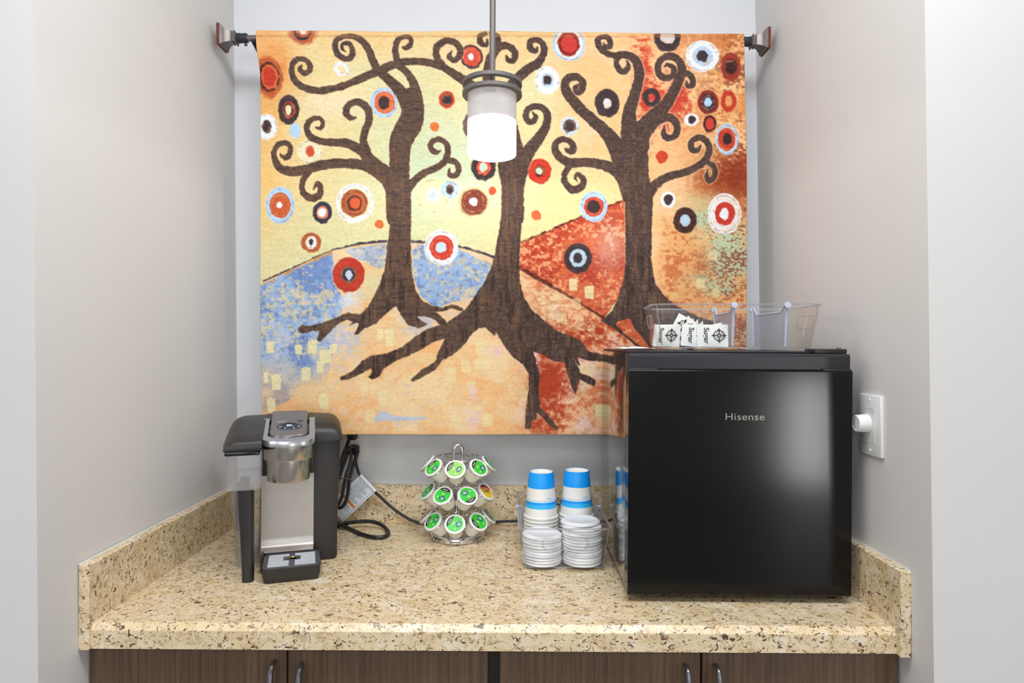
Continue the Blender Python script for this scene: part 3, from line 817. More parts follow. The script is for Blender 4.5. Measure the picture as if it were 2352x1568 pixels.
# trees: curling branches, then trunks with roots
S_ = [
    ('A', [(690, 402, 14), (672, 430, 40), (700, 462, 42), (745, 440, 46), (752, 390, 44), (715, 356, 40), (660, 356, 40), (615, 400, 42), (608, 460, 46), (635, 525, 50), (710, 575, 54), (810, 594, 54), (920, 580, 56), (1020, 552, 56), (1120, 512, 58), (1220, 468, 62), (1310, 432, 64), (1400, 397, 62), (1500, 372, 58), (1600, 370, 58), (1700, 384, 60), (1780, 412, 62), (1850, 455, 66), (1930, 510, 72), (2030, 580, 80), (2120, 700, 90)]),
    ('A', [(1042, 292, 10), (1018, 272, 24), (1032, 236, 30), (1075, 236, 36), (1098, 280, 42), (1082, 334, 46), (1034, 350, 46), (985, 320, 48), (966, 260, 46), (985, 204, 44), (1050, 180, 42), (1120, 182, 46), (1185, 222, 54), (1225, 290, 58), (1248, 370, 60), (1280, 440, 66), (1340, 495, 74), (1400, 552, 84), (1465, 625, 100), (1510, 720, 130)]),
    ('A', [(1488, 262, 18), (1520, 266, 42), (1552, 230, 40), (1545, 186, 36), (1500, 182, 36), (1455, 204, 42), (1432, 260, 48), (1428, 330, 52), (1440, 400, 58), (1485, 440, 56), (1530, 500, 62), (1562, 580, 76), (1580, 690, 90)]),
    ('A', [(1102, 800, 12), (1062, 805, 40), (1025, 770, 52), (1036, 712, 50), (1090, 682, 50), (1150, 692, 56), (1196, 745, 60), (1200, 820, 60), (1172, 900, 60), (1156, 980, 60), (1172, 1050, 80)]),
    ('A', [(786, 872, 10), (826, 878, 34), (843, 840, 32), (815, 806, 34), (760, 812, 42), (722, 852, 46), (722, 905, 46), (755, 952, 50), (822, 980, 54), (920, 990, 62), (1030, 996, 72), (1120, 1040, 78), (1180, 1092, 84), (1240, 1150, 92), (1340, 1230, 110)]),
    ('A', [(512, 1078, 12), (548, 1108, 44), (584, 1080, 48), (588, 1022, 42), (550, 992, 40), (492, 1010, 42), (462, 1064, 42), (472, 1130, 50), (515, 1186, 62), (600, 1212, 76), (700, 1200, 76), (800, 1170, 76), (920, 1152, 76), (1050, 1152, 76), (1160, 1164, 82), (1260, 1204, 110), (1350, 1262, 140), (1420, 1350, 180)]),
    ('A', [(772, 1346, 12), (800, 1306, 40), (826, 1340, 46), (812, 1396, 56), (756, 1414, 58), (700, 1386, 50), (682, 1330, 46), (692, 1270, 46), (735, 1218, 50)]),
    ('A', [(1756, 1052, 10), (1716, 1064, 42), (1676, 1030, 46), (1692, 982, 44), (1745, 966, 42), (1800, 1002, 44), (1811, 1060, 46), (1788, 1130, 52), (1730, 1180, 54), (1630, 1222, 56), (1560, 1272, 60), (1490, 1350, 80)]),
    ('A', [(1822, 1190, 14), (1822, 1238, 36), (1868, 1244, 44), (1894, 1192, 46), (1868, 1142, 46), (1800, 1126, 48)]),
    ('A', [(1862, 292, 12), (1838, 335, 40), (1872, 362, 44), (1918, 330, 48), (1928, 270, 50), (1880, 222, 52), (1812, 216, 54), (1752, 262, 54), (1742, 335, 56), (1790, 420, 60)]),
    ('B', [(405, 760, 14), (424, 800, 42), (388, 838, 48), (348, 800, 50), (362, 742, 50), (420, 716, 48), (482, 730, 54), (514, 780, 60), (505, 860, 66), (450, 955, 82), (375, 1050, 104), (300, 1150, 150), (250, 1260, 180)]),
    ('B', [(458, 268, 16), (440, 294, 36), (402, 272, 50), (404, 222, 48), (460, 208, 46), (504, 246, 50), (500, 312, 56), (450, 386, 68), (360, 442, 74), (270, 520, 80), (200, 640, 100), (160, 800, 140)]),
    ('B', [(215, 330, 18), (226, 364, 42), (266, 358, 50), (282, 302, 52), (232, 254, 54), (170, 262, 60), (115, 310, 66), (78, 385, 76), (60, 480, 80), (70, 650, 100), (150, 850, 150)]),
    ('B', [(75, 205, 16), (66, 244, 34), (26, 234, 48), (18, 180, 46), (60, 158, 34)]),
    ('B', [(100, 158, 30), (148, 180, 44), (154, 235, 50), (118, 310, 60)]),
    ('B', [(768, 542, 14), (738, 572, 42), (752, 604, 48), (790, 580, 54), (794, 526, 54), (750, 488, 54), (690, 496, 62), (656, 545, 68), (670, 605, 76), (720, 672, 84), (800, 760, 86), (900, 850, 92), (1000, 950, 112), (1080, 1090, 150), (1150, 1250, 190)]),
    ('B', [(968, 232, 12), (984, 262, 36), (1018, 248, 44), (1010, 194, 44), (960, 182, 42), (926, 206, 46), (936, 256, 50), (980, 302, 50), (1050, 325, 52), (1130, 322, 60), (1200, 352, 70), (1232, 432, 76), (1226, 530, 78), (1190, 640, 86), (1152, 760, 104), (1150, 880, 128), (1160, 1000, 160), (1180, 1120, 200)]),
    ('B', [(1142, 368, 12), (1150, 412, 38), (1120, 448, 48), (1080, 436, 48), (1060, 380, 46), (1085, 328, 50)]),
    ('B', [(1430, 412, 12), (1458, 396, 32), (1500, 422, 44), (1498, 470, 48), (1440, 500, 50), (1388, 468, 52), (1382, 400, 54), (1420, 348, 54), (1490, 332, 56), (1550, 372, 62), (1566, 450, 70), (1532, 530, 78), (1482, 630, 86), (1420, 720, 96), (1330, 800, 110), (1250, 890, 134), (1215, 1010, 180)]),
    ('B', [(1600, 522, 12), (1606, 560, 40), (1640, 552, 48), (1648, 508, 48), (1608, 462, 46), (1545, 482, 52)]),
    ('B', [(1422, 862, 12), (1412, 922, 42), (1442, 958, 50), (1502, 940, 54), (1522, 872, 56), (1490, 812, 60), (1420, 800, 70), (1330, 840, 100), (1260, 920, 120)]),
    ('B', [(650, 1036, 14), (672, 1056, 40), (714, 1048, 52), (700, 992, 50), (642, 966, 46), (584, 990, 50), (574, 1050, 56), (620, 1112, 64), (700, 1146, 74), (820, 1142, 70), (930, 1160, 76), (1030, 1192, 100), (1120, 1262, 150), (1180, 1380, 190)]),
    ('B', [(742, 1286, 10), (726, 1252, 24), (750, 1232, 34), (788, 1268, 46), (780, 1322, 52), (712, 1352, 60), (652, 1302, 50), (645, 1232, 46), (690, 1160, 50)]),
    ('B', [(1700, 1012, 14), (1672, 1050, 42), (1628, 1040, 48), (1630, 982, 46), (1700, 952, 46), (1756, 992, 50), (1766, 1060, 52), (1730, 1130, 56), (1660, 1182, 58), (1560, 1222, 60), (1440, 1254, 62), (1350, 1312, 72), (1280, 1390, 100)]),
    ('B', [(1752, 1196, 12), (1745, 1250, 36), (1770, 1284, 44), (1806, 1242, 44), (1800, 1172, 42), (1735, 1140, 46)]),
    ('A', [(1432, 1560, 190), (1428, 1400, 194), (1432, 1250, 160), (1436, 1120, 158), (1442, 1000, 172), (1475, 920, 182), (1522, 840, 188), (1545, 740, 166), (1540, 640, 150)]),
    ('C', [(972, 0, 165), (988, 150, 138), (982, 300, 146), (978, 380, 158)]),
    ('B', [(243, 1568, 175), (245, 1320, 180), (245, 1180, 230), (215, 1000, 200), (180, 800, 170)]),
    ('D', [(205, 0, 132), (192, 200, 140), (175, 330, 152)]),
    ('B', [(1215, 1568, 190), (1218, 1400, 206), (1195, 1250, 206), (1180, 1120, 230)]),
    ('D', [(1025, 0, 180), (1022, 200, 172), (1022, 400, 164)]),
]
P_ = [
    ('C', [(905, 300), (890, 450), (865, 540), (820, 640), (780, 710), (730, 760), (640, 750), (580, 780), (510, 805), (430, 825), (370, 835), (350, 825), (320, 850), (325, 880), (370, 880), (430, 865), (460, 870), (445, 930), (465, 940), (500, 905), (545, 860), (590, 820), (640, 795), (680, 810), (660, 835), (695, 820), (720, 820), (690, 890), (710, 890), (760, 850), (830, 820), (890, 760), (960, 705), (990, 760), (1040, 830), (1100, 850), (1150, 835), (1165, 820), (1120, 800), (1100, 775), (1160, 775), (1220, 800), (1250, 830), (1300, 820), (1270, 790), (1220, 745), (1270, 740), (1330, 720), (1380, 740), (1410, 740), (1390, 715), (1330, 695), (1260, 715), (1200, 705), (1130, 670), (1090, 610), (1065, 500), (1055, 300)]),
    ('D', [(120, 200), (95, 350), (70, 450), (20, 560), (-40, 640), (-100, 730), (-220, 815), (-342, 850), (-422, 900), (-512, 970), (-612, 1010), (-712, 1025), (-772, 1060), (-842, 1130), (-922, 1165), (-912, 1185), (-862, 1180), (-792, 1150), (-722, 1110), (-712, 1130), (-737, 1165), (-712, 1180), (-662, 1160), (-632, 1110), (-552, 1060), (-432, 1010), (-312, 940), (-232, 915), (-272, 990), (-302, 1070), (-392, 1120), (-462, 1185), (-442, 1195), (-382, 1165), (-302, 1120), (-252, 1060), (-182, 1020), (-112, 960), (-62, 890), (-12, 850), (28, 845), (88, 900), (103, 880), (120, 910), (150, 960), (200, 1030), (270, 1080), (310, 1140), (310, 1250), (290, 1380), (285, 1500), (320, 1505), (330, 1450), (360, 1440), (365, 1395), (420, 1450), (470, 1500), (500, 1515), (500, 1490), (450, 1430), (385, 1360), (375, 1250), (385, 1150), (340, 1000), (400, 1020), (470, 1060), (545, 1070), (560, 1130), (590, 1230), (615, 1280), (640, 1200), (645, 1180), (700, 1210), (740, 1225), (750, 1190), (710, 1160), (650, 1140), (610, 1060), (600, 1035), (630, 1090), (645, 1090), (630, 1040), (700, 1060), (800, 1065), (900, 1060), (980, 1040), (900, 1030), (800, 1020), (700, 1000), (650, 930), (560, 890), (480, 860), (400, 790), (340, 740), (285, 660), (255, 560), (250, 450), (255, 300), (260, 200)]),
    ('D', [(935, 300), (940, 420), (925, 540), (890, 660), (850, 740), (780, 800), (860, 850), (960, 920), (1050, 1000), (1095, 1005), (1120, 960), (1200, 870), (1280, 830), (1350, 850), (1450, 860), (1540, 845), (1640, 850), (1600, 820), (1500, 800), (1400, 770), (1330, 735), (1260, 700), (1190, 640), (1130, 560), (1105, 400), (1108, 300)]),
]
tm = np.zeros(U.shape); halo = np.zeros(U.shape)
for t_, p_ in S_:
    f_, s_ = crop(t_)
    q = [f_(x, y) + (w / s_,) for x, y, w in p_]
    pt.strokemask(q, 0.0, tm); pt.strokemask(q, 2.6, halo)
for t_, p_ in P_:
    f_, s_ = crop(t_)
    tm = np.maximum(tm, pt.polymask([f_(*p) for p in p_]))
pt.mixin(halo * np.clip(n_fine * 1.5 - 0.2, 0, 1) * 0.8, C3(250, 212, 166))
tree = np.ones(U.shape + (3,)) * C3(88, 69, 62)
lft = sm(U, 1250, 1000)
tree += (C3(104, 82, 68) - tree) * (lft * 0.7)[..., None]
tree += (C3(122, 94, 72) - tree) * (sm(n_ver, 0.52, 0.72) * sm(V, 250, 500) * 0.75)[..., None]
tree += (C3(66, 52, 50) - tree) * (sm(n_hor, 0.52, 0.70) * 0.6)[..., None]
tree += (C3(60, 48, 46) - tree) * (sm(pt.noise(8, 60, 31), 0.56, 0.66) * sm(V, 480, 620) * 0.7)[..., None]
tree += (C3(120, 96, 78) - tree) * (sm(n_grain, 0.6, 0.8) * 0.45)[..., None]
pt.mixin(tm, tree)
pt.mixin(pt.polymask([cd(*p) for p in [(875, 820), (905, 800), (965, 788), (1000, 850), (1090, 962), (1088, 998), (1040, 970), (930, 880)]]), rr_)
pt.mixin(pt.polymask([cd(*p) for p in [(1140, 960), (1180, 960), (1205, 985), (1130, 990)]]), rr_)

# weave: fine horizontal ribs and grain, top and bottom hem
wv = (n_grain - 0.5) * 22 + (n_hor - 0.5) * 12
pt.c += wv[..., None]
edge = np.clip(sm(V, 84, 74) * 0.5 + sm(V, 988, 994) * 0.6, 0, 1)
pt.mixin(edge * np.clip(n_med * 1.4, 0, 1), C3(240, 186, 120))
pt.mixin(sm(V, 78, 83) * sm(V, 88, 84) * 0.5 * np.clip(n_fine * 1.5, 0, 1), C3(196, 130, 76))
pt.c = np.clip(pt.c, 8, 250)

ROD_Y = -0.120
CLY = ROD_Y - 0.0135
Xi, Yi = (U - 1176), (V - 784)
cr, sr = math.cos(ROLL), math.sin(ROLL)
Ix = Xi * cr + Yi * sr; Iy = -Xi * sr + Yi * cr
# the cloth: left edge flares a little at the rod, soft folds, bottom slightly nearer the wall
a_ = (U - PX0) / (PX1 - PX0); b_ = (V - PY0) / (PY1 - PY0)
topline = 70 + 8 * a_ + 1.2 * np.sin(a_ * 9) + 0.8 * np.sin(a_ * 23 + 1)
K = (CLY - CAM.y) / FPX
squeeze = 9.0 * sm(b_, 0.02, 0.12) * (1 - a_)           # left edge hangs further in below the rod
squeeze = squeeze + 3.0 * np.sin(b_ * 7) * (1 - a_) * 0.5
rs = (-6.0 + 6.0 * sm(b_, 0.0, 0.4)) * a_
Xw = (Ix + squeeze + rs) * K
Zw = CAM.z - Iy * K
Zw = Zw - np.maximum(0, (topline - V)) * K
Yw = CLY + 0.0022 * np.sin(a_ * 21 + b_ * 2.0) * (0.3 + 0.7 * b_) + 0.0016 * np.sin(b_ * 5 + a_ * 40) * b_ + 0.012 * b_ * b_
Yw = Yw + 0.004 * (pt.noise(150, 300, 41, 2) - 0.5)
verts = np.stack([Xw, Yw, Zw], -1)
# pocket over the rod: extra rows that wrap over the top and down the back
extra = []
for k in range(1, 9):
    th = math.pi * k / 8
    row = verts[0].copy()
    row[:, 1] = row[:, 1] + 0.0135 * (1 - math.cos(th)) * 1.0
    row[:, 2] = row[:, 2] + 0.004 * math.sin(th)
    extra.append(row)
for k in range(1, 4):
    row = extra[7].copy(); row[:, 2] -= 0.018 * k
    extra.append(row)
allv = np.concatenate([np.stack(extra[::-1]), verts], 0)
cols = np.concatenate([np.repeat(pt.c[:1], len(extra), 0), pt.c], 0)
R_ = allv.shape[0]
# a back layer gives the cloth its thickness
idx = np.arange(R_ * NX).reshape(R_, NX)
f = np.stack([idx[:-1, :-1], idx[1:, :-1], idx[1:, 1:], idx[:-1, 1:]], -1).reshape(-1, 4)
vflat = allv.reshape(-1, 3)
border = np.concatenate([idx[len(extra):, 0], idx[-1, 1:], idx[len(extra):-1, -1][::-1]])
bk = vflat[border] + np.array([0, 0.0028, 0])
nb = len(vflat)
bi = np.arange(len(border)) + nb
f2 = np.stack([border[:-1], bi[:-1], bi[1:], border[1:]], -1)
vflat = np.concatenate([vflat, bk], 0)
f = np.concatenate([f, f2], 0)
cflat = np.concatenate([cols.reshape(-1, 3), cols.reshape(-1, 3)[border]], 0) / 255.0
clin = np.where(cflat <= 0.04045, cflat / 12.92, ((cflat + 0.055) / 1.055) ** 2.4)
me = bpy.data.meshes.new('tapestry')
me.vertices.add(len(vflat)); me.vertices.foreach_set('co', vflat.astype(np.float32).ravel())
me.loops.add(len(f) * 4); me.loops.foreach_set('vertex_index', f.astype(np.int32).ravel())
me.polygons.add(len(f)); me.polygons.foreach_set('loop_start', (np.arange(len(f)) * 4).astype(np.int32))
me.polygons.foreach_set('loop_total', np.full(len(f), 4, np.int32))
me.update(calc_edges=True)
me.polygons.foreach_set('use_smooth', np.ones(len(f), bool))
ca = me.color_attributes.new('print', 'FLOAT_COLOR', 'POINT')
ca.data.foreach_set('color', np.concatenate([clin, np.ones((len(clin), 1))], 1).astype(np.float32).ravel())
mt, nt, bs = mat_new('printed_woven_cloth')
at = nt.nodes.new('ShaderNodeAttribute'); at.attribute_name = 'print'
tc = nt.nodes.new('ShaderNodeTexCoord')
mp = nt.nodes.new('ShaderNodeMapping'); mp.inputs['Scale'].default_value = (140, 140, 620)
wn = nt.nodes.new('ShaderNodeTexNoise'); wn.inputs['Scale'].default_value = 1.0; wn.inputs['Detail'].default_value = 2
nt.links.new(tc.outputs['Object'], mp.inputs['Vector']); nt.links.new(mp.outputs['Vector'], wn.inputs['Vector'])
hsv = nt.nodes.new('ShaderNodeMix'); hsv.data_type = 'RGBA'; hsv.blend_type = 'MULTIPLY'; hsv.inputs['Factor'].default_value = 0.16
nt.links.new(at.outputs['Color'], hsv.inputs['A']); nt.links.new(wn.outputs['Fac'], hsv.inputs['B'])
nt.links.new(hsv.outputs['Result'], bs.inputs['Base Color'])
bp = nt.nodes.new('ShaderNodeBump'); bp.inputs['Strength'].default_value = 0.25; bp.inputs['Distance'].default_value = 0.001
nt.links.new(wn.outputs['Fac'], bp.inputs['Height']); nt.links.new(bp.outputs['Normal'], bs.inputs['Normal'])
bs.inputs['Roughness'].default_value = 0.9; setin(bs, 'Specular IOR Level', 0.15)
me.materials.append(mt)
tag(link('tapestry', me), 'woven wall tapestry of three curly brown trees with coloured circles', 'tapestry')

# ------------------------------------------------------------------ curtain rod
rl = P(556, 88.0, ROD_Y); rr2 = P(1712, 95.5, ROD_Y)
rod = empty('curtain_rod', tuple((rl + rr2) / 2))
tag(rod, 'bronze curtain rod with flared square finials holding the tapestry', 'curtain rod')
ctr = (rl + rr2) / 2
MB().tube([rl - ctr, rr2 - ctr], 0.0078, 16, smooth=False).build('pole', M_bronze, rod)
ax = (rr2 - rl).normalized()


def finial(base, sgn, name='finial'):
    mb = MB()
    #     distance, half side
    st = [(0.000, 0.0105), (0.003, 0.0150), (0.0045, 0.0150), (0.006, 0.0118), (0.009, 0.0118), (0.0095, 0.0134), (0.0125, 0.0134), (0.013, 0.0118), (0.018, 0.0128), (0.023, 0.0152), (0.028, 0.0190), (0.0325, 0.0240), (0.034, 0.0252), (0.0345, 0.0262), (0.037, 0.0262), (0.0372, 0.0250), (0.0385, 0.0250), (0.0388, 0.0272), (0.042, 0.0268), (0.0435, 0.0245)]
    mis = [0] * 12 + [0, 1, 2, 2, 1, 1, 1]
    rings = [[(sgn * d, yy * h, zz * h) for yy, zz in ((-1, -1), (1, -1), (1, 1), (-1, 1))] for d, h in st]
    mb.loft(rings, mis=mis)
    o = mb.build(name, [M_bronze, M_bronze_edge, M_blackg], rod, angle=20)
    o.location = base - ctr
    col = MB()
    M0 = Matrix.Rotation(math.pi / 2, 4, 'Y')
    col.lathe([(0.0, -0.0125), (0.0112, -0.0125), (0.0128, -0.008), (0.0116, 0.0), (0.0125, 0.009), (0.0118, 0.0125), (0.0, 0.0125)], 20, mat=M0)
    c = col.build('collar', M_darkmetal, o)
    c.location = (-sgn * 0.0125, 0, 0)
    sc_ = MB()
    sc_.lathe([(0.0, -0.004), (0.0022, -0.004), (0.0022, -0.012), (0.0042, -0.0125), (0.0042, -0.0145), (0.0, -0.0145)], 10)
    s2 = sc_.build('set_screw', M_darkmetal, o)
    s2.location = (-sgn * 0.0215, 0, -0.004)
    return o


finial(P(545.5, 87.8, ROD_Y), -1)
finial(P(1723, 96.0, ROD_Y), 1)


def bracket(bx, bz):
    mb = MB()
    mb.tube([(bx, ROD_Y, bz - 0.012), (bx, -0.055, bz - 0.032), (bx, -0.006, bz - 0.045)], 0.0055, 8, smooth=False)
    mb.rbox(bx - 0.009, bx + 0.009, -0.006, -0.0003, bz - 0.085, bz - 0.02, 0.001, 1)
    mb.rbox(bx - 0.0055, bx + 0.0055, ROD_Y - 0.011, ROD_Y + 0.012, bz - 0.013, bz - 0.0085, 0.001, 1)
    b = mb.build('bracket', M_darkmetal, rod)
    s = MB().lathe([(0, 0), (0.003, 0), (0.0034, 0.001), (0.0, 0.0022)], 12, mat=Matrix.Translation((bx, -0.006, bz - 0.072)) @ Matrix.Rotation(math.pi / 2, 4, 'X')).build('screw', M_pewter, b)
    b.location = -ctr
    return b


pb = P(584, 88, ROD_Y); bracket(pb.x, pb.z)
pb = P(1700, 95, ROD_Y); bracket(pb.x, pb.z)

# ------------------------------------------------------------------ pendant lamp
PY_ = -0.420
pc = P(1130.5, 208, PY_)
pen = empty('pendant_lamp', (pc.x, PY_, pc.z))
tag(pen, 'lit white glass cylinder pendant lamp on a grey metal stem', 'lamp')
kD = (PY_ - CAM.y) / FPX
z_ = lambda py: (pc.z - (CAM.z - (py - 784) * kD)) * -1.0
LS = (PY_ - CAM.y) / 1.414                 # size of the fitting
MB().tube([(0, 0, 0.002), (0, 0, H - pc.z - 0.03)], 0.0068 * LS, 16, smooth=False).build('stem', M_lampmetal, pen)
MB().lathe([(0, H - pc.z - 0.03), (0.045, H - pc.z - 0.028), (0.06, H - pc.z - 0.002), (0.0, H - pc.z - 0.002)], 32).build('canopy', M_lampmetal, pen)
SC = Matrix.Diagonal((LS, LS, LS, 1))
for zc in (0.0135, -0.0085):
    MB().lathe([(0.0560, zc + 0.0045), (0.0660, zc + 0.0045), (0.0668, zc + 0.0036), (0.0668, zc - 0.0036), (0.0660, zc - 0.0045), (0.0560, zc - 0.0045), (0.0560, zc + 0.0045)], 64, mat=SC).build('ring', M_lampmetal, pen)
strut = MB()
strut.box(-0.058, 0.058, -0.004, 0.004, 0.0095, 0.0125)
strut.box(-0.004, 0.004, -0.058, 0.058, 0.0095, 0.0125)
strut.lathe([(0, -0.012), (0.0075, -0.012), (0.0075, 0.014), (0, 0.014)], 16)
strut.lathe([(0, -0.052), (0.017, -0.052), (0.018, -0.012), (0.008, -0.010), (0, -0.010)], 20)
strut.xform(SC)
strut.build('socket', M_lampmetal, pen)
# opal glass, open below, lit from inside
glass, nt, b = mat_new('opal_glass')
nt.nodes.remove(b)
dif = nt.nodes.new('ShaderNodeBsdfDiffuse'); dif.inputs[0].default_value = (0.86, 0.83, 0.83, 1)
trl = nt.nodes.new('ShaderNodeBsdfTranslucent'); trl.inputs[0].default_value = (0.95, 0.90, 0.89, 1)
gls = nt.nodes.new('ShaderNodeBsdfGlossy'); gls.inputs['Roughness'].default_value = 0.15
mx1 = nt.nodes.new('ShaderNodeMixShader'); mx1.inputs[0].default_value = 0.42
mx2 = nt.nodes.new('ShaderNodeMixShader'); mx2.inputs[0].default_value = 0.04
trp = nt.nodes.new('ShaderNodeBsdfTransparent'); mx3 = nt.nodes.new('ShaderNodeMixShader'); mx3.inputs[0].default_value = 0.22
nt.links.new(dif.outputs[0], mx1.inputs[1]); nt.links.new(trl.outputs[0], mx1.inputs[2])
nt.links.new(mx1.outputs[0], mx2.inputs[1]); nt.links.new(gls.outputs[0], mx2.inputs[2])
nt.links.new(mx2.outputs[0], mx3.inputs[1]); nt.links.new(trp.outputs[0], mx3.inputs[2])
nt.links.new(mx3.outputs[0], nt.nodes['Material Output'].inputs['Surface'])
ZB = z_(357)
R0 = 0.0546 * LS
MB().lathe([(0.020, -0.006), (R0 - 0.001, -0.006), (R0, -0.010), (R0, ZB + 0.002), (R0 - 0.0006, ZB), (R0 - 0.003, ZB + 0.0006), (0.0, ZB + 0.0008)], 64).build('shade', glass, pen)
ZP = z_(283)
MB().lathe([(0.010, ZP + 0.012), (0.030 * LS, ZP + 0.010), (R0 - 0.0012, ZP + 0.001), (R0 - 0.0012, ZP), (0.028 * LS, ZP + 0.006), (0.010, ZP + 0.008)], 48).build('light_baffle', M_white, pen)  # added disc, keeps bulb light out of the upper glass
bm_, nt, b = mat_new('lit_bulb')
b.inputs['Base Color'].default_value = (1, 1, 1, 1)
b.inputs['Emission Color'].default_value = (1, 0.95, 0.9, 1); b.inputs['Emission Strength'].default_value = 3
MB().lathe([(0, -0.128), (0.012, -0.126), (0.021, -0.118), (0.025, -0.106), (0.022, -0.092), (0.015, -0.074), (0.0125, -0.054), (0, -0.05)], 24, mat=Matrix.Translation((0, 0, -0.014)) @ SC).build('bulb', bm_, pen)
pl = bpy.data.lights.new('bulb_light', 'POINT')
pl.energy = 13.0; pl.shadow_soft_size = 0.028; pl.color = (1.0, 0.965, 0.93)
plo = bpy.data.objects.new('bulb_light', pl); COL.objects.link(plo); plo.parent = pen; plo.location = (0, 0, -0.108 * LS - 0.014)

# ------------------------------------------------------------------ mini fridge
FX0, FX1 = 0.2245, 0.6500
FY0, FYD, FY1 = -0.5310, -0.4960, -0.1560
fr = empty('mini_fridge', ((FX0 + FX1) / 2, -0.33, TOP), math.radians(-0.4))
tag(fr, 'black mini fridge with glossy door standing on the right of the counter', 'fridge')
fw = (FX1 - FX0) / 2; fo = -0.33
z0 = 0.0145
body = MB().rbox(-fw + 0.001, fw - 0.001, FYD - fo + 0.004, FY1 - fo, z0 + 0.004, 0.4765, 0.003, 2).build('cabinet', M_fridgeside, fr)
MB().rbox(-fw + 0.002, fw - 0.002, FYD - fo - 0.001, FY1 - fo - 0.003, 0.4765, 0.4805, 0.002, 2).build('top_panel', M_fridgecap, fr)
MB().box(-fw + 0.008, fw - 0.008, FYD - fo - 0.004, FYD - fo + 0.006, z0 + 0.01, 0.470).build('gasket', M_ink, fr, smooth=False)
# door: slab with a sloped grip ledge and a cap above it
d = empty('door'); d.parent = fr
zl = 0.4450
prof = [(FY0 - fo + 0.002, z0), (FY0 - fo, z0 + 0.003), (FY0 - fo, zl - 0.0030), (FY0 - fo + 0.0012, zl - 0.0008), (FY0 - fo + 0.0060, zl + 0.0012), (FYD - fo - 0.003, zl + 0.0012), (FYD - fo - 0.003, z0)]
MB().loft([[(x, y, z) for y, z in prof] for x in (-fw, fw)]).build('panel', M_fridge, d, smooth=False)
prof = [(FY0 - fo + 0.0075, zl + 0.0012), (FY0 - fo + 0.0045, zl + 0.0255), (FY0 - fo + 0.0055, 0.4745), (FY0 - fo + 0.008, 0.4765), (FYD - fo - 0.003, 0.4765), (FYD - fo - 0.003, zl + 0.0012)]
MB().loft([[(x * (1 - (0.006 if z > zl + 0.002 else 0.0)), y, z) for y, z in prof] for x in (-fw + 0.001, fw - 0.001)]).build('top_cap', M_fridgecap, d, smooth=False)
for sx in (-1, 1):
    MB().rbox(min(sx * fw * 0.995, sx * (fw - 0.055)), max(sx * fw * 0.995, sx * (fw - 0.055)), FY0 - fo + 0.0010, FY0 - fo + 0.02, zl - 0.001, zl + 0.0032, 0.0012, 2).build('grip_end', M_fridgecap, d)
LM = Matrix.Translation((0.0085, FY0 - fo - 0.0001, 0.3555)) @ Matrix.Rotation(math.pi / 2, 4, 'X') @ Matrix.Diagonal((1.12, 0.92, 1, 1))
text_mesh('logo', 'Hisense', 0.0205, 0.0006, M_logo, d, LM, 1.05)
MB().rbox(fw - 0.066, fw - 0.004, FY0 - fo + 0.012, FYD - fo + 0.022, 0.4768, 0.4860, 0.002, 2).build('hinge_cover', M_blackp, fr)
MB().lathe([(0, 0), (0.004, 0), (0.004, 0.003), (0, 0.003)], 12, mat=Matrix.Translation((fw - 0.016, FY0 - fo + 0.022, 0.4855))).build('hinge_screw', M_pewter, fr)
for lx in (-fw + 0.046, fw - 0.058):
    MB().rbox(lx - 0.0045, lx + 0.0045, FYD - fo - 0.015, FYD - fo + 0.002, z0 - 0.0030, z0 + 0.006, 0.001, 1).build('bracket', M_fridgecap, fr)
for lx, ly in ((fw - 0.020, FYD - fo + 0.005), (-fw + 0.020, FYD - fo + 0.030), (fw - 0.02, FY1 - fo - 0.03), (-fw + 0.02, FY1 - fo - 0.03)):
    MB().lathe([(0, 0), (0.0105, 0.0), (0.0110, 0.002), (0.0105, 0.0055), (0.0075, 0.0068), (0.0070, z0 + 0.006), (0, z0 + 0.006)], 20, mat=Matrix.Translation((lx, ly, 0.0))).build('foot', M_blackg, fr)

# ------------------------------------------------------------------ coffee maker (local: x right, y back, z up; origin under the drip tray front)
cm = empty('coffee_maker', (-0.4500, -0.4375, TOP), math.radians(18.0))
tag(cm, 'black and silver single-serve coffee maker with clear water tank', 'coffee maker')
# main housing behind
MB().rbox(-0.064, 0.096, 0.124, 0.300, 0.0, 0.272, 0.006, 3).build('housing', M_blackm, cm)
# right column front skin, a little wider at the top
rings = []
for z, xr_ in ((0.0, 0.0935), (0.10, 0.0965), (0.2, 0.1), (0.272, 0.1025)):
    rings.append([(0.0435, 0.118, z), (xr_ - 0.006, 0.118, z), (xr_ - 0.0015, 0.1205, z), (xr_, 0.128, z), (xr_, 0.285, z), (xr_ - 0.01, 0.299, z), (0.0435, 0.299, z)])
MB().loft(rings).build('side_column', M_blackm, cm, angle=40)
# top cover right: rounded shoulder
rings = []
for y, zt, xo in ((0.098, 0.276, 0.0), (0.100, 0.290, 0.0), (0.108, 0.3015, 0.001), (0.125, 0.309, 0.001), (0.16, 0.3165, 0.001), (0.20, 0.3205, 0.0), (0.25, 0.318, 0.0), (0.29, 0.306, -0.004), (0.302, 0.285, -0.008)):
    x1 = 0.1045 + xo; x0 = 0.043
    pts = [(x0, y, 0.272), (x1, y, 0.272)]
    for k in range(7):
        a = math.radians(90 * k / 6)
        r1, r2 = 0.030, max(0.004, min(0.026, (zt - 0.273)))
        pts.append((x1 - r1 + r1 * math.cos(a), y, zt - r2 + r2 * math.sin(a)))
    pts.append((x0, y, zt + 0.0015))
    rings.append(pts)
MB().loft(rings).build('right_cover', M_blackm, cm, angle=50)
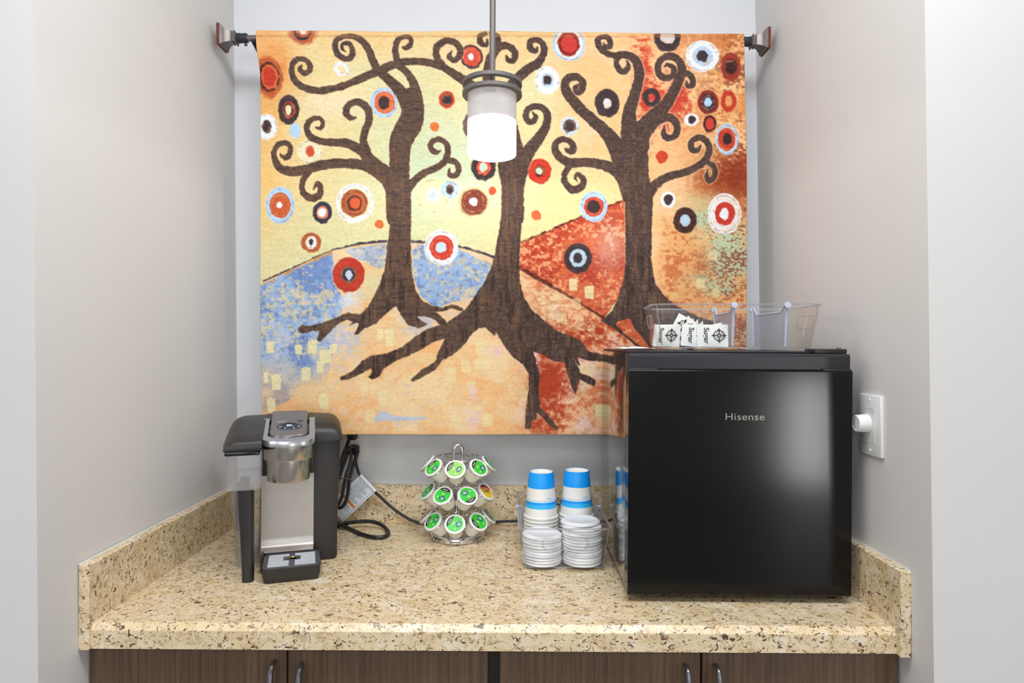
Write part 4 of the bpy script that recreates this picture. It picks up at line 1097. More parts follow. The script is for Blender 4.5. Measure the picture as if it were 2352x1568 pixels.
# left cover over the tank, reaching forward
rings = []
for y, zt, zb, xi in ((0.006, 0.2775, 0.274, 0.004), (0.007, 0.2860, 0.2715, 0.001), (0.014, 0.2915, 0.2705, 0.0), (0.05, 0.2995, 0.2705, 0.0), (0.10, 0.3085, 0.2705, 0.0), (0.15, 0.3160, 0.2705, 0.0), (0.20, 0.3200, 0.2705, 0.0), (0.25, 0.317, 0.2705, 0.002), (0.29, 0.305, 0.2705, 0.006)):
    x0 = -0.1360 + xi + (0.004 if y < 0.05 else 0.0); x1 = -0.0590
    pts = [(x1, y, zb), (x1, y, zt + 0.0015)]
    for k in range(7):
        a = math.radians(90 + 90 * k / 6)
        r1, r2 = 0.028, min(0.028, zt - zb - 0.001) * 0.95
        pts.append((x0 + r1 + r1 * math.cos(a), y, zt - r2 + r2 * math.sin(a)))
    pts.append((x0, y, zb))
    rings.append(pts)
lc = MB().loft(rings).build('left_cover', M_blackm, cm, angle=50)
MB().rbox(-0.1295, -0.0625, 0.0085, 0.25, 0.2620, 0.2707, 0.003, 2).build('tank_lid', M_blackg, cm)
# back bridge under the top centre
MB().rbox(-0.064, 0.0445, 0.075, 0.295, 0.268, 0.300, 0.004, 2).build('head_core', M_blackp, cm)
rings = []
for y, zt in ((0.155, 0.3135), (0.19, 0.3215), (0.23, 0.3222), (0.27, 0.316), (0.296, 0.302)):
    rings.append([(-0.0605, y, 0.29), (0.0440, y, 0.29), (0.0440, y, zt), (-0.008, y, zt + 0.003), (-0.0605, y, zt)])
MB().loft(rings).build('rear_cover', M_blackm, cm, angle=50)
# brew head cylinders
hc = (-0.0086, 0.072)
MH = Matrix.Translation((hc[0], hc[1], 0))
def dshape(r, yb, z, n=22):
    """half-round front, straight sides going back to yb"""
    pts = [(hc[0] + r, yb, z)]
    pts = []
    for k in range(n + 1):
        a = math.pi + math.pi * k / n
        pts.append((hc[0] + r * math.cos(a), hc[1] + r * math.sin(a), z))
    pts += [(hc[0] + r, yb, z), (hc[0] - r, yb, z)]
    return pts
MB().loft([dshape(0.0500, 0.125, 0.2435), dshape(0.0508, 0.125, 0.2450), dshape(0.0508, 0.125, 0.2760)]).build('brew_head', M_steel, cm, angle=40)
MB().loft([dshape(0.0405, 0.110, 0.1965), dshape(0.0425, 0.110, 0.1975), dshape(0.0440, 0.112, 0.2030), dshape(0.0448, 0.118, 0.2436)]).build('pod_holder', M_steel, cm, angle=40)
MB().rbox(-0.062, -0.0440, 0.075, 0.13, 0.205, 0.2700, 0.003, 2).build('head_side', M_blackp, cm)
MB().rbox(0.0325, 0.0445, 0.080, 0.13, 0.205, 0.2700, 0.003, 2).build('head_side', M_blackp, cm)
MB().lathe([(0, 0.1945), (0.013, 0.1945), (0.015, 0.1985), (0, 0.1985)], 20, mat=MH).build('spout', M_blackp, cm)
# silver bezel (a horseshoe frame sloping up to the back)
SL = math.tan(math.radians(12.5))
def zs(y, base=0.2870): return base + (y - 0.015) * SL
def horse(w, y0, r, yb, n=10):
    pts = [(hc[0] - w * 1.02, yb)]
    cx0, cx1 = hc[0] - w + r, hc[0] + w - r
    for k in range(n + 1):
        a = math.pi + (math.pi / 2) * k / n
        pts.append((cx0 + r * math.cos(a) * 1.0, y0 + r + r * math.sin(a)))
    for k in range(1, n):
        t = k / n
        pts.append((cx0 + (cx1 - cx0) * t, y0 - 0.006 * math.sin(math.pi * t)))
    for k in range(n + 1):
        a = 1.5 * math.pi + (math.pi / 2) * k / n
        pts.append((cx1 + r * math.cos(a), y0 + r + r * math.sin(a)))
    pts.append((hc[0] + w * 1.02, yb))
    return pts
outer = horse(0.0535, 0.0185, 0.026, 0.160); inner = horse(0.0420, 0.0385, 0.020, 0.160)
bz = MB(); n = len(outer)
top_o = [(x, y, zs(y)) for x, y in outer]; top_i = [(x, y, zs(y) - 0.0006) for x, y in inner]
mid_o = [(hc[0] + (x - hc[0]) * 1.015, y - 0.0012 if y < 0.09 else y, zs(y) - 0.0035) for x, y in outer]
bot_o = [(x, y, zs(y) - 0.013) for x, y in outer]; bot_i = [(x, y, zs(y) - 0.012) for x, y in inner]
bz.loft([bot_i, top_i, top_o, mid_o, bot_o, bot_i], False, False, closed=False)
bz.build('bezel', M_silver, cm, angle=50)
# dark gap floor and the lid with its control pad
MB().loft([[(x, y, zs(y) - 0.011) for x, y in inner], [(x, y, zs(y) - 0.009) for x, y in inner]]).build('gap_liner', M_blackg, cm)
lid_o = horse(0.0378, 0.0440, 0.017, 0.200)
lid = MB().loft([[(x, y, zs(y) - 0.010) for x, y in lid_o], [(x, y, zs(y) + 0.0010) for x, y in lid_o], [(hc[0] + (x - hc[0]) * 0.97, 0.1 + (y - 0.1) * 0.98, zs(y) + 0.0030) for x, y in lid_o]]).build('lid', M_lidgrey, cm, angle=40)
padM = Matrix.Translation((hc[0] + 0.001, 0.096, zs(0.096) + 0.0031)) @ Matrix.Rotation(math.radians(12.5), 4, 'X')
pad = MB().lathe([(0, 0.0012), (0.0245, 0.0012), (0.026, 0.0008), (0.0268, 0.0)], 40, mat=padM @ Matrix.Diagonal((1, 0.86, 1, 1))).build('control_pad', mat_simple('pad_navy', (46, 54, 70), 0.3), lid)
MB().torus(0.0165, 0.0008, 0.0014, 36, 6).xform(padM @ Matrix.Diagonal((1, 0.86, 1, 1))).build('pad_ring', M_blackg, pad)
text_mesh('letter', 'K', 0.0155, 0.0002, M_whiteink, pad, padM @ Matrix.Translation((0, 0, 0.0016)) @ Matrix.Diagonal((1.25, 1, 1, 1)), bold=0.0004)
for a in (205, 245, 295, 335):
    mk = MB().box(-0.003, 0.003, -0.0009, 0.0009, 0.0013, 0.0016).xform(padM @ Matrix.Translation((0.0212 * math.cos(math.radians(a)), 0.0180 * math.sin(math.radians(a)), 0)) @ Matrix.Rotation(math.radians(a + 180), 4, 'Z'))
    mk.build('button_mark', M_whiteink, pad, smooth=False)
MB().lathe([(0, 0.0008), (0.006, 0.0008), (0.0065, 0)], 20, mat=padM @ Matrix.Translation((0.021, 0.031, 0)) @ Matrix.Diagonal((1, 0.5, 1, 1))).build('brew_light', M_blackg, lid)
MB().box(-0.009, 0.009, -0.003, 0.003, 0, 0.0006).xform(padM @ Matrix.Translation((-0.017, 0.030, 0))).build('icon_strip', M_silver, lid, smooth=False)
# steel back panel and drip tray
pp = [(0.1175, 0.200), (0.1175, 0.060), (0.1160, 0.046), (0.1100, 0.0385), (0.100, 0.0355), (0.093, 0.0345)]
MB().loft([[(x, y, z) for y, z in pp] + [(x, y + 0.003, z - 0.003) for y, z in reversed(pp)] for x in (-0.0660, 0.0440)]).build('steel_panel', M_steelpanel, cm, angle=45)
dt = empty('drip_tray'); dt.parent = cm
tray = MB()
tray.loft([rrect(0.108, 0.094, 0.010, 0, 0.049, 0.0), rrect(0.111, 0.097, 0.011, 0, 0.0485, 0.009), rrect(0.1125, 0.0985, 0.011, 0, 0.048, 0.010), rrect(0.1155, 0.100, 0.012, 0, 0.048, 0.028), rrect(0.1165, 0.101, 0.012, 0, 0.048, 0.030), rrect(0.113, 0.0975, 0.011, 0, 0.048, 0.0312), rrect(0.108, 0.092, 0.009, 0, 0.048, 0.0305), rrect(0.106, 0.090, 0.008, 0, 0.048, 0.0255)])
tray.build('tray_body', M_blackm, dt, angle=40)
M_gratebar = mat_simple('pale_grate_bar', (196, 198, 204), 0.5, metal=0.2)
M_grate = mat_simple('grey_grate', (84, 86, 92), 0.5, metal=0.2)
g_ = MB()
g_.loft([rrect(0.1145, 0.099, 0.012, 0, 0.048, 0.0300), rrect(0.1125, 0.097, 0.011, 0, 0.048, 0.0316), rrect(0.1085, 0.0925, 0.009, 0, 0.048, 0.0312), rrect(0.1080, 0.0920, 0.009, 0, 0.048, 0.0270)], True, True)
g_.build('tray_rim', M_grate, dt, angle=40)
for k in range(9):
    y = 0.0135 + k * 0.0086
    for sx in (-1, 1):
        gap = 0.017 if 4 <= k <= 6 else 0.0055
        MB().rbox(min(sx * gap, sx * 0.0475), max(sx * gap, sx * 0.0475), y - 0.0016, y + 0.0016, 0.0280, 0.0320, 0.0008, 1).build('grate_bar', M_gratebar, dt)
MB().lathe([(0, 0.0295), (0.008, 0.0295), (0.009, 0.0305), (0.012, 0.0322), (0.0125, 0.031), (0.0125, 0.027)], 24, mat=Matrix.Translation((0.002, 0.0565, 0)) @ Matrix.Diagonal((1.1, 1, 1, 1))).build('drain_ring', M_grate, dt)
MB().lathe([(0, 0.0300), (0.0075, 0.0300), (0.0085, 0.0312)], 20, mat=Matrix.Translation((0.002, 0.0565, 0))).build('drain_float', M_brass, dt)
# tank: upper milky box, narrow lower body, black front post
tk = MB()
tk.loft([rrect(0.058, 0.205, 0.012, -0.0955, 0.125, 0.190), rrect(0.0655, 0.228, 0.014, -0.0945, 0.124, 0.1915), rrect(0.0670, 0.236, 0.014, -0.0945, 0.1270, 0.2620), rrect(0.0645, 0.2335, 0.0128, -0.0945, 0.1270, 0.2620), rrect(0.0630, 0.2255, 0.0128, -0.0945, 0.124, 0.1930)], False, True)
tank = tk.build('water_tank', M_tank, cm, angle=50)
MB().loft([rrect(0.046, 0.150, 0.010, -0.0945, 0.190, 0.0025), rrect(0.061, 0.165, 0.010, -0.0975, 0.185, 0.1895), rrect(0.058, 0.162, 0.0085, -0.0975, 0.185, 0.1895), rrect(0.043, 0.147, 0.0085, -0.0945, 0.190, 0.005)], True, True).build('tank_base', M_tanklow, tank, angle=50)
MB().rbox(-0.119, -0.098, 0.130, 0.24, 0.075, 0.175, 0.004, 2).build('filter_holder', mat_simple('smoke_grey', (86, 90, 100), 0.3), tank)
rings = []
for z, x0, x1 in ((0.0, -0.0965, -0.0736), (0.02, -0.0970, -0.0735), (0.10, -0.1010, -0.0738), (0.170, -0.1055, -0.0742), (0.1895, -0.1068, -0.0745)):
    w = x1 - x0; cx = (x0 + x1) / 2
    rings.append(rrect(w, 0.026, 0.009, cx, 0.034, z, 4))
MB().loft(rings).build('tank_handle', M_blackp, cm, angle=50)
MB().rbox(-0.064, -0.058, 0.06, 0.13, 0.004, 0.036, 0.002, 2).build('base_clip', M_blackp, cm)

# ------------------------------------------------------------------ wall outlet and dimmer
oc = P(818.5, 1013.5, 0.0)
ol = empty('wall_outlet', (oc.x, 0, oc.z))
tag(ol, 'white duplex wall outlet behind the coffee maker', 'outlet')
MB().rbox(-0.0355, 0.0355, -0.0058, -0.0002, -0.0575, 0.0575, 0.0025, 2).build('plate', M_white, ol)
for zz in (0.0195, -0.0195):
    MB().loft([[(0.0165 * math.cos(a) * 1.0, -0.0072, zz + max(-0.0125, min(0.0125, 0.0165 * math.sin(a)))) for a in [2 * math.pi * k / 28 for k in range(28)]],
               [(0.0165 * math.cos(a) * 1.0, -0.0050, zz + max(-0.0125, min(0.0125, 0.0165 * math.sin(a)))) for a in [2 * math.pi * k / 28 for k in range(28)]]]).build('receptacle', M_white, ol, angle=50)

yd0, yd1 = -0.5730, -0.5020
zc = P(2008, 980, 0).z
xw = XR(1.27)
dl = empty('dimmer_switch', (XR(1.26), -0.5395, 1.2430))
tag(dl, 'white rotary dimmer switch on the right wall beside the fridge', 'switch')
sk = math.atan(0.02)
dl.rotation_euler = (0, -sk, 0)
MB().rbox(-0.0060, 0.0006, -0.0360, 0.0360, -0.0572, 0.0572, 0.0022, 2).build('plate', M_white, dl)
MB().rbox(-0.0066, -0.0055, -0.0165, 0.0165, -0.0335, 0.0335, 0.0004, 1).build('insert', mat_simple('switch_insert', (228, 226, 226), 0.4), dl)
KM = Matrix.Rotation(-math.pi / 2, 4, 'Y')
MB().lathe([(0.0, 0.0065), (0.0175, 0.0065), (0.0178, 0.008), (0.0158, 0.027), (0.0150, 0.0285), (0.0128, 0.0286), (0.0122, 0.0276), (0.0, 0.0276)], 40, mat=Matrix.Translation((0, 0.008, 0.0025)) @ KM).build('knob', M_white, dl, angle=50)
for zz in (0.0475, -0.0475):
    MB().lathe([(0, 0.0058), (0.003, 0.0058), (0.0026, 0.0072), (0, 0.0075)], 14, mat=Matrix.Translation((0, 0, zz)) @ KM).build('screw', M_white, dl)

# ------------------------------------------------------------------ cords
pc1 = empty('power_cord', (oc.x, 0, oc.z)); base = Vector((oc.x, 0, oc.z))
tag(pc1, 'thick black coffee maker cord bundled by a tie with a loop on the counter', 'cord')
def rel(pts): return [Vector(p) - base for p in pts]
MB().tube(rel([P(803, 1004, -0.030), P(797, 1022, -0.045), P(789, 1042, -0.055), P(783, 1062, -0.06), P(772, 1100, -0.07), P(768, 1150, -0.08), P(779, 1166, -0.085), P(792, 1156, -0.085), P(799, 1132, -0.08), P(803, 1098, -0.075), P(812, 1066, -0.065), P(820, 1041, -0.058), P(815, 1026, -0.056), P(803, 1029, -0.06), P(796, 1048, -0.066), P(786, 1076, -0.07), P(774, 1110, -0.075)]), 0.0048, 10).build('cable', M_cord, pc1)
MB().tube(rel([P(776, 1160, -0.095), P(785, 1141, -0.095), P(790, 1114, -0.092), P(796, 1087, -0.088), P(804.6, 1060, -0.08), P(806.5, 1041, -0.078), P(798, 1031, -0.08), P(790, 1045, -0.08), P(780, 1075, -0.08), P(770, 1110, -0.085)]), 0.0042, 10).build('cable', M_cord, pc1)
loop = [G(762, 1212, TOP + 0.0055), G(782, 1206, TOP + 0.0075), P(800, 1200.5, -0.075), P(820, 1198, -0.062), P(846, 1197, -0.060), P(867, 1201, -0.064), P(884, 1211, -0.085), G(892, 1224, TOP + 0.0055), G(883, 1232, TOP + 0.0055), G(860, 1233.5, TOP + 0.0055), G(831, 1226.5, TOP + 0.0055), G(804, 1214.5, TOP + 0.0055), G(782, 1204.5, TOP + 0.0130), G(762, 1198, TOP + 0.012)]
for p in loop:
    p.z = max(p.z, TOP + 0.0055)
MB().tube(rel(loop), 0.0050, 10).build('cable', M_cord, pc1)
MB().tube(rel([P(779, 1099, -0.10), P(790, 1098, -0.102), P(804, 1100, -0.085), P(806, 1102, -0.07)]), 0.0018, 8).build('cable_tie', M_pewter, pc1)
pg = MB().rbox(-0.013, 0.013, -0.034, -0.0070, 0.008, 0.032, 0.005, 3)
pg.xform(Matrix.Translation((-0.006, 0, 0)))
pg.build('plug', M_cord, pc1)

pc2 = empty('power_cord', (oc.x, 0, TOP)); base = Vector((oc.x, 0, TOP))
tag(pc2, 'thin black fridge cord running along the backsplash behind the pod carousel', 'cord')
cd2 = [P(816, 1040, -0.030), P(817, 1052, -0.034), P(819, 1070, -0.036), P(826, 1090, -0.038), P(845, 1112, -0.038), P(862, 1130, -0.036), P(880, 1147, -0.034), P(905, 1169, -0.032), P(936, 1190, -0.030), P(966, 1201, -0.030), P(1000, 1206, -0.030), P(1060, 1206, -0.030), P(1120, 1200, -0.032), P(1160, 1197, -0.034), P(1200, 1197, -0.034), P(1260, 1203, -0.036), P(1330, 1200, -0.036), P(1400, 1194, -0.040), P(1450, 1170, -0.07), P(1500, 1140, -0.11), P(1520, 1130, -0.15)]
for p in cd2: p.z = max(p.z, TOP + 0.0042)
MB().tube(rel(cd2), 0.0037, 10).build('cable', M_cord, pc2)
pz = oc.z - TOP - 0.0195
pg = MB().rbox(-0.012, 0.012, -0.036, -0.0072, pz - 0.012, pz + 0.012, 0.005, 3)
pg.build('plug', M_cord, pc2)
# paper warning tag looped round the thin cord
TY = -0.046
c00, c01 = P(827, 1091, TY), P(862, 1128.5, TY)
ex = (c01 - c00); wdt = ex.length; ex.normalize()
ey = Vector((-ex.z, 0, ex.x)) * -1.0           # towards lower left
if ey.z > 0: ey = -ey
ez = ex.cross(ey)
TM = Matrix(((ex.x, ey.x, ez.x, c00.x - base.x), (ex.y, ey.y, ez.y, c00.y - base.y), (ex.z, ey.z, ez.z, c00.z - base.z), (0, 0, 0, 1)))
tgl = 0.118
fsgn = 1.0 if ez.y < 0 else -1.0              # local z that faces the room
tg = MB()
tg.box(0, wdt, 0, tgl, -0.0004, 0.0004)
tg.xform(TM)
tago = tg.build('warning_tag', M_tag, pc2, smooth=False)
pr = MB(); rnd = random.Random(5)
zz0, zz1 = sorted((fsgn * 0.00045, fsgn * 0.0007))
for a0, a1 in ((0.08, 0.085), (0.915, 0.92)):
    pr.box(wdt * a0, wdt * a0 + 0.0006, 0.004, tgl - 0.004, zz0, zz1, 1)
pr.box(wdt * 0.08, wdt * 0.92, 0.004, 0.0046, zz0, zz1, 1)
for k in range(26):
    x = 0.008 + k * 0.0034
    if 0.066 < x < 0.078: continue
    a = 0.14; e = 0.86 - rnd.random() * 0.28
    while a < e:
        b2 = min(e, a + 0.05 + rnd.random() * 0.12)
        pr.box(wdt * a, wdt * b2, x, x + 0.0014, zz0, zz1, 0)
        a = b2 + 0.03
pr.box(wdt * 0.10, wdt * 0.88, 0.0665, 0.0735, zz0, zz1, 2)
pr.xform(TM)
pr.build('print', [M_tagtext, M_navy, M_orange], tago, smooth=False)
MB().tube([c00 - base + Vector((0, 0.001, 0)), c01 - base + Vector((0, 0.001, 0))], 0.0050, 8, smooth=False).build('tag_fold', M_tag, tago)

# ------------------------------------------------------------------ coffee pod carousel
CX, CY = P(1051, 1225, -0.132).x, -0.132
cr_ = empty('pod_carousel', (CX, CY, TOP))
tag(cr_, 'chrome three-tier rotating rack for coffee pods', 'pod rack')
MB().lathe([(0, 0.0), (0.0660, 0.0), (0.0690, 0.003), (0.0690, 0.0055), (0.0672, 0.0075), (0.0682, 0.0100), (0.0676, 0.0125), (0.0640, 0.0145), (0.0560, 0.0160), (0.0150, 0.0175), (0, 0.0175)], 56).build('base', M_chrome, cr_)
MB().lathe([(0.0, 0.017), (0.0135, 0.017), (0.0135, 0.198), (0.0, 0.198)], 24).build('post', M_chrome, cr_)
hp = [(-0.0105, 0, 0.196), (-0.0110, 0, 0.212), (-0.0095, 0, 0.224), (-0.0045, 0, 0.2315), (0, 0, 0.233), (0.0045, 0, 0.2315), (0.0095, 0, 0.224), (0.0110, 0, 0.212), (0.0105, 0, 0.196)]
MB().tube([Matrix.Rotation(math.radians(12), 3, 'Z') @ Vector(p) for p in hp], 0.0042, 12).build('handle', M_chrome, cr_)
POD_H, POD_E, POD_R = 0.043, math.radians(43), 0.0795
tiers = [(0.1880, 0.0, 5), (0.1235, 22.5, 6), (0.0560, 0.0, 5)]


def pod_frame(ang, z):
    """pose of a pod: origin at the lid centre, local z out of the lid"""
    a = math.radians(ang)
    out = Vector((math.sin(a), -math.cos(a), 0))
    nrm = (out * math.cos(POD_E) + Vector((0, 0, 1)) * math.sin(POD_E)).normalized()
    right = Vector((0, 0, 1)).cross(nrm).normalized()
    up = nrm.cross(right)
    p = out * POD_R + Vector((0, 0, z))
    return Matrix(((right.x, up.x, nrm.x, p.x), (right.y, up.y, nrm.y, p.y), (right.z, up.z, nrm.z, p.z), (0, 0, 0, 1)))


for z, off, nvis in tiers:
    for k in range(8):
        ang = off + 45 * k
        M = pod_frame(ang, z) @ Matrix.Translation((0, 0, -0.0062))
        rg_ = MB().torus(0.0247, 0.0012, 0.0, 32, 8).xform(M)
        inner_p = M @ Vector((0, 0.0245, 0)); a = math.radians(ang)
        rg_.build('pod_ring', M_chrome, cr_)
    zi = (pod_frame(0, z) @ Vector((0, 0.0245, -0.0062))).z
    ri = POD_R - 0.0245 * math.sin(POD_E) - 0.0062 * math.cos(POD_E)
    MB().torus(ri - 0.001, 0.0014, zi, 48, 8).build('tier_ring', M_chrome, cr_)
    spk = MB()
    for a in (20, 140, 260):
        a = math.radians(a)
        spk.tube([(0.012 * math.cos(a), 0.012 * math.sin(a), zi - 0.004), (ri * math.cos(a), ri * math.sin(a), zi)], 0.0014, 8, smooth=False)
    spk.build('spoke', M_chrome, cr_)

cup_me = MB().lathe([(0, -POD_H), (0.0165, -POD_H), (0.0180, -POD_H + 0.0015), (0.0212, -0.0085), (0.0226, -0.0075), (0.0232, -0.0012)], 28).mesh('cup', M_podcup)
rim_me = MB().lathe([(0.0218, -0.0052), (0.0238, -0.0050), (0.0252, -0.0036), (0.0256, -0.0010), (0.0250, 0.0), (0.0232, 0.0004), (0.0, 0.0004)], 32).mesh('rim', M_podrim)


def disc(mb, r, z, mi, cx=0, cy=0, sx=1, sy=1, rot=0, n=24):
    pts = [(cx + r * sx * math.cos(2 * math.pi * k / n) * math.cos(rot) - r * sy * math.sin(2 * math.pi * k / n) * math.sin(rot), cy + r * sx * math.cos(2 * math.pi * k / n) * math.sin(rot) + r * sy * math.sin(2 * math.pi * k / n) * math.cos(rot), z) for k in range(n)]
    mb.add(pts, [tuple(range(n))], mi)


def segment(mb, r, y0, z, mi, n=14):
    """circle segment above the chord y = y0"""
    a0 = math.asin(y0 / r)
    pts = [(r * math.cos(a0 + (math.pi - 2 * a0) * k / n), r * math.sin(a0 + (math.pi - 2 * a0) * k / n), z) for k in range(n + 1)]
    mb.add(pts, [tuple(range(n + 1))], mi)


def green_label(mat):
    mb = MB()
    disc(mb, 0.0203, 0.0006, 0, n=32)
    segment(mb, 0.0203, 0.0118, 0.0008, 1)
    mb.box(-0.0100, 0.0090, 0.0080, 0.0106, 0.0007, 0.00085, 1)
    mb.box(-0.0093, 0.0083, 0.0086, 0.0100, 0.00085, 0.0009, 4)
    mb.box(-0.0070, 0.0060, 0.0142, 0.0158, 0.0008, 0.0009, 2)
    mb.box(-0.0050, 0.0040, 0.0044, 0.0055, 0.0007, 0.0008, 2)
    mb.box(-0.0040, 0.0030, 0.0020, 0.0031, 0.0007, 0.0008, 2)
    disc(mb, 0.0085, 0.0008, 3, 0.004, -0.0082, 1.0, 0.72)
    mb.box(-0.0010, 0.0090, -0.0078, -0.0064, 0.0008, 0.00095, 2)
    mb.box(0.0000, 0.0080, -0.0102, -0.0090, 0.0008, 0.00095, 2)
    mb.box(0.0015, 0.0065, -0.0124, -0.0115, 0.0008, 0.00095, 2)
    mb.box(-0.0125, -0.0093, -0.0090, -0.0058, 0.0007, 0.0008, 2)
    return mb.mesh('label', [mat, M_ink, M_whiteink, M_teal, M_palegreen], smooth=False)


LBL = {'green': green_label(M_green), 'pale': green_label(M_palegreen), 'deep': green_label(M_darkgreen)}
mb = MB()
disc(mb, 0.0203, 0.0006, 0, n=32)
mb2 = MB()
n_ = 14
a0 = math.asin(0.0055 / 0.0203); a1 = math.asin(0.0125 / 0.0203)
pts = [(0.0203 * math.cos(a0 + (a1 - a0) * k / 5), 0.0203 * math.sin(a0 + (a1 - a0) * k / 5), 0.0008) for k in range(6)]
pts += [(-p[0], p[1], p[2]) for p in reversed(pts)]
mb.add(pts, [tuple(range(len(pts)))], 1)
segment(mb, 0.0203, 0.0128, 0.0008, 2)
mb.box(-0.0100, 0.0080, 0.0080, 0.0092, 0.0008, 0.0010, 3)
LBL['yellow'] = mb.mesh('label', [M_yellow, M_redfoil, M_ink, M_whiteink], smooth=False)

pods = [  # tier, angle, kind, print rotation, label
    (0, 0, 'pale', 62, 'pale green-lidded coffee pod in the front middle of the top tier'),
    (0, -45, 'green', 55, 'green-lidded coffee pod left of the pale one on the top tier'),
    (0, 45, 'green', 40, 'green-lidded coffee pod right of the pale one on the top tier'),
    (0, -90, 'green', 100, 'coffee pod at the far left end of the top tier, lid seen edge-on'),
    (0, 90, 'green', 20, 'coffee pod at the far right end of the top tier, lid seen edge-on'),
    (1, -22.5, 'green', -12, 'green-lidded coffee pod just left of centre on the middle tier'),
    (1, 22.5, 'green', 200, 'green-lidded coffee pod with upside-down print right of centre on the middle tier'),
    (1, -67.5, 'green', -20, 'green-lidded coffee pod at the left of the middle tier'),
    (1, 67.5, 'yellow', -25, 'yellow and red lidded coffee pod at the right of the middle tier'),
    (1, -112.5, 'deep', 0, 'coffee pod at the back left of the middle tier, lid turned away'),
    (1, 112.5, 'yellow', 30, 'red and yellow lidded coffee pod at the back right of the middle tier'),
    (2, 0, 'green', 60, 'green-lidded coffee pod in the front middle of the bottom tier'),
    (2, -45, 'green', 105, 'green-lidded coffee pod left of centre on the bottom tier'),
    (2, 45, 'green', 105, 'green-lidded coffee pod right of centre on the bottom tier'),
    (2, -90, 'deep', 90, 'dark green-lidded coffee pod at the left end of the bottom tier'),
    (2, 90, 'deep', 60, 'dark green-lidded coffee pod at the right end of the bottom tier'),
]
for ti, ang, kind, rot, lab in pods:
    z, off, _n = tiers[ti]
    pd = empty('coffee_pod')
    pd.matrix_world = Matrix.Translation((CX, CY, TOP)) @ pod_frame(ang, z)
    tag(pd, lab, 'coffee pod', 'coffee pods on the carousel')
    link('cup', cup_me, pd)
    rm = link('rim', rim_me, pd)
    lb = link('label', LBL[kind], pd)
    lb.rotation_euler = (0, 0, math.radians(rot))
    if kind == 'yellow':
        text_mesh('lettering', 'CAFE', 0.0095, 0.0001, M_ink, lb, Matrix.Translation((-0.001, -0.0010, 0.0008)) @ Matrix.Diagonal((1, 1, 1, 1)), 1.0, 0.0002)

# ------------------------------------------------------------------ clear storage bins (local: x along the length, y width, z up)
BL, BW, BH = 0.335, 0.200, 0.0945


def bin_ring(z, inset, r=0.024):
    t = z / BH
    l = 0.305 + (BL - 0.305) * t - 2 * inset; w = 0.176 + (BW - 0.176) * t - 2 * inset
    return rrect(l, w, max(0.004, r - inset), 0, 0, z, 6)


def make_bin(name, corner):
    b = empty(name)
    mb = MB()
    zs_ = [0.004, 0.007, 0.03, 0.06, BH]
    rings = [bin_ring(0.004, 0.004, corner)] + [bin_ring(z, 0, corner) for z in zs_[1:]] + [bin_ring(z, 0.0024, corner) for z in reversed(zs_[1:])]
    mb.loft(rings)
    mb.build('bin_body', M_clear, b, angle=40)
    for sx in (-1, 1):
        for sy in (-1, 1):
            MB().rbox(sx * 0.11 - 0.02, sx * 0.11 + 0.02, sy * 0.06 - 0.006, sy * 0.06 + 0.006, 0, 0.0042, 0.001, 1).build('foot', M_clear, b)
    MB().loft([bin_ring(BH - 0.0025, -0.0016, corner), bin_ring(BH + 0.0008, -0.0016, corner), bin_ring(BH + 0.0008, 0.0026, corner), bin_ring(BH - 0.0025, 0.0026, corner), bin_ring(BH - 0.0025, -0.0016, corner)], False, False).build('rim', M_clearrim, b, angle=40)
    MB().tube([Vector(p) for p in bin_ring(0.0055, 0.0035, corner)], 0.0013, 6, smooth=False, closed=True).build('base_edge', M_clearrim, b)
    for k in (3, 10, 17, 24):                        # thicker moulded corners
        MB().tube([Vector(bin_ring(z, 0.0012, corner)[k]) for z in (0.006, BH - 0.002)], 0.0013, 6, smooth=False).build('corner_edge', M_clearrim, b)
    # grip holes in the short ends, seen as an outlined round-ended slot
    for sx in (-1, 1):
        pts = []
        for (y, z) in [(q[0], q[1]) for q in rrect(0.098, 0.027, 0.0128, 0, 0.0605, 0, 6)]:
            t = z / BH; x = (0.305 + (BL - 0.305) * t) / 2
            pts.append(Vector((sx * x, y, z)))
        MB().tube(pts, 0.0011, 6, smooth=False, closed=True).build('grip_outline', M_clearrim, b)
    return b


def divider(b, x, back=0.0):
    """frosted panel across the bin, scooped in the middle, with rounded hooks over the rims"""
    n = 18; yb, yt = 0.087, 0.0985
    top = []; bot = []
    def scoop(t):
        s = abs(t)
        return BH + 0.0005 if s > 0.93 else (BH - 0.002 - 0.014 * (1 - max(0, (s - 0.70) / 0.23)) if s > 0.70 else BH - 0.016)
    ts = [-1, -0.94, -0.90, -0.86, -0.82, -0.78, -0.74, -0.70, -0.4, 0, 0.4, 0.70, 0.74, 0.78, 0.82, 0.86, 0.90, 0.94, 1]
    f_, k_ = [], []
    for t in ts:
        f_.append((t, scoop(t)))
    front = [(x + back * t - 0.0011, yb * t + (yt - yb) * t, z) for t, z in f_] + [(x + back * t - 0.0011, 0.0835 * t, 0.0085) for t, z in reversed(f_)]
    rear = [(p[0] + 0.0022, p[1], p[2]) for p in front]
    d = MB().loft([front, rear]).build('divider', M_divider, b, angle=40)
    MB().tube([Vector((x + back * t, (yt - 0.002) * t, z + 0.0003)) for t, z in f_], 0.0020, 8, smooth=False).build('divider_edge', M_dividerrim, d)
    for s in (-1, 1):
        MB().lathe([(0, -0.004), (0.0060, -0.0035), (0.0068, 0.0), (0.0060, 0.0035), (0, 0.004)], 18, mat=Matrix.Translation((x + back * s, s * (yt + 0.0015), BH - 0.003)) @ Matrix.Rotation(math.pi / 2, 4, 'X')).build('hook', M_dividerrim, d)
        MB().tube([Vector((x + back * s, s * (yt - 0.004), BH - 0.004)), Vector((x + back * s, s * 0.0845, 0.009))], 0.0028, 8, smooth=False).build('divider_rib', M_dividerrim, d)
    return d


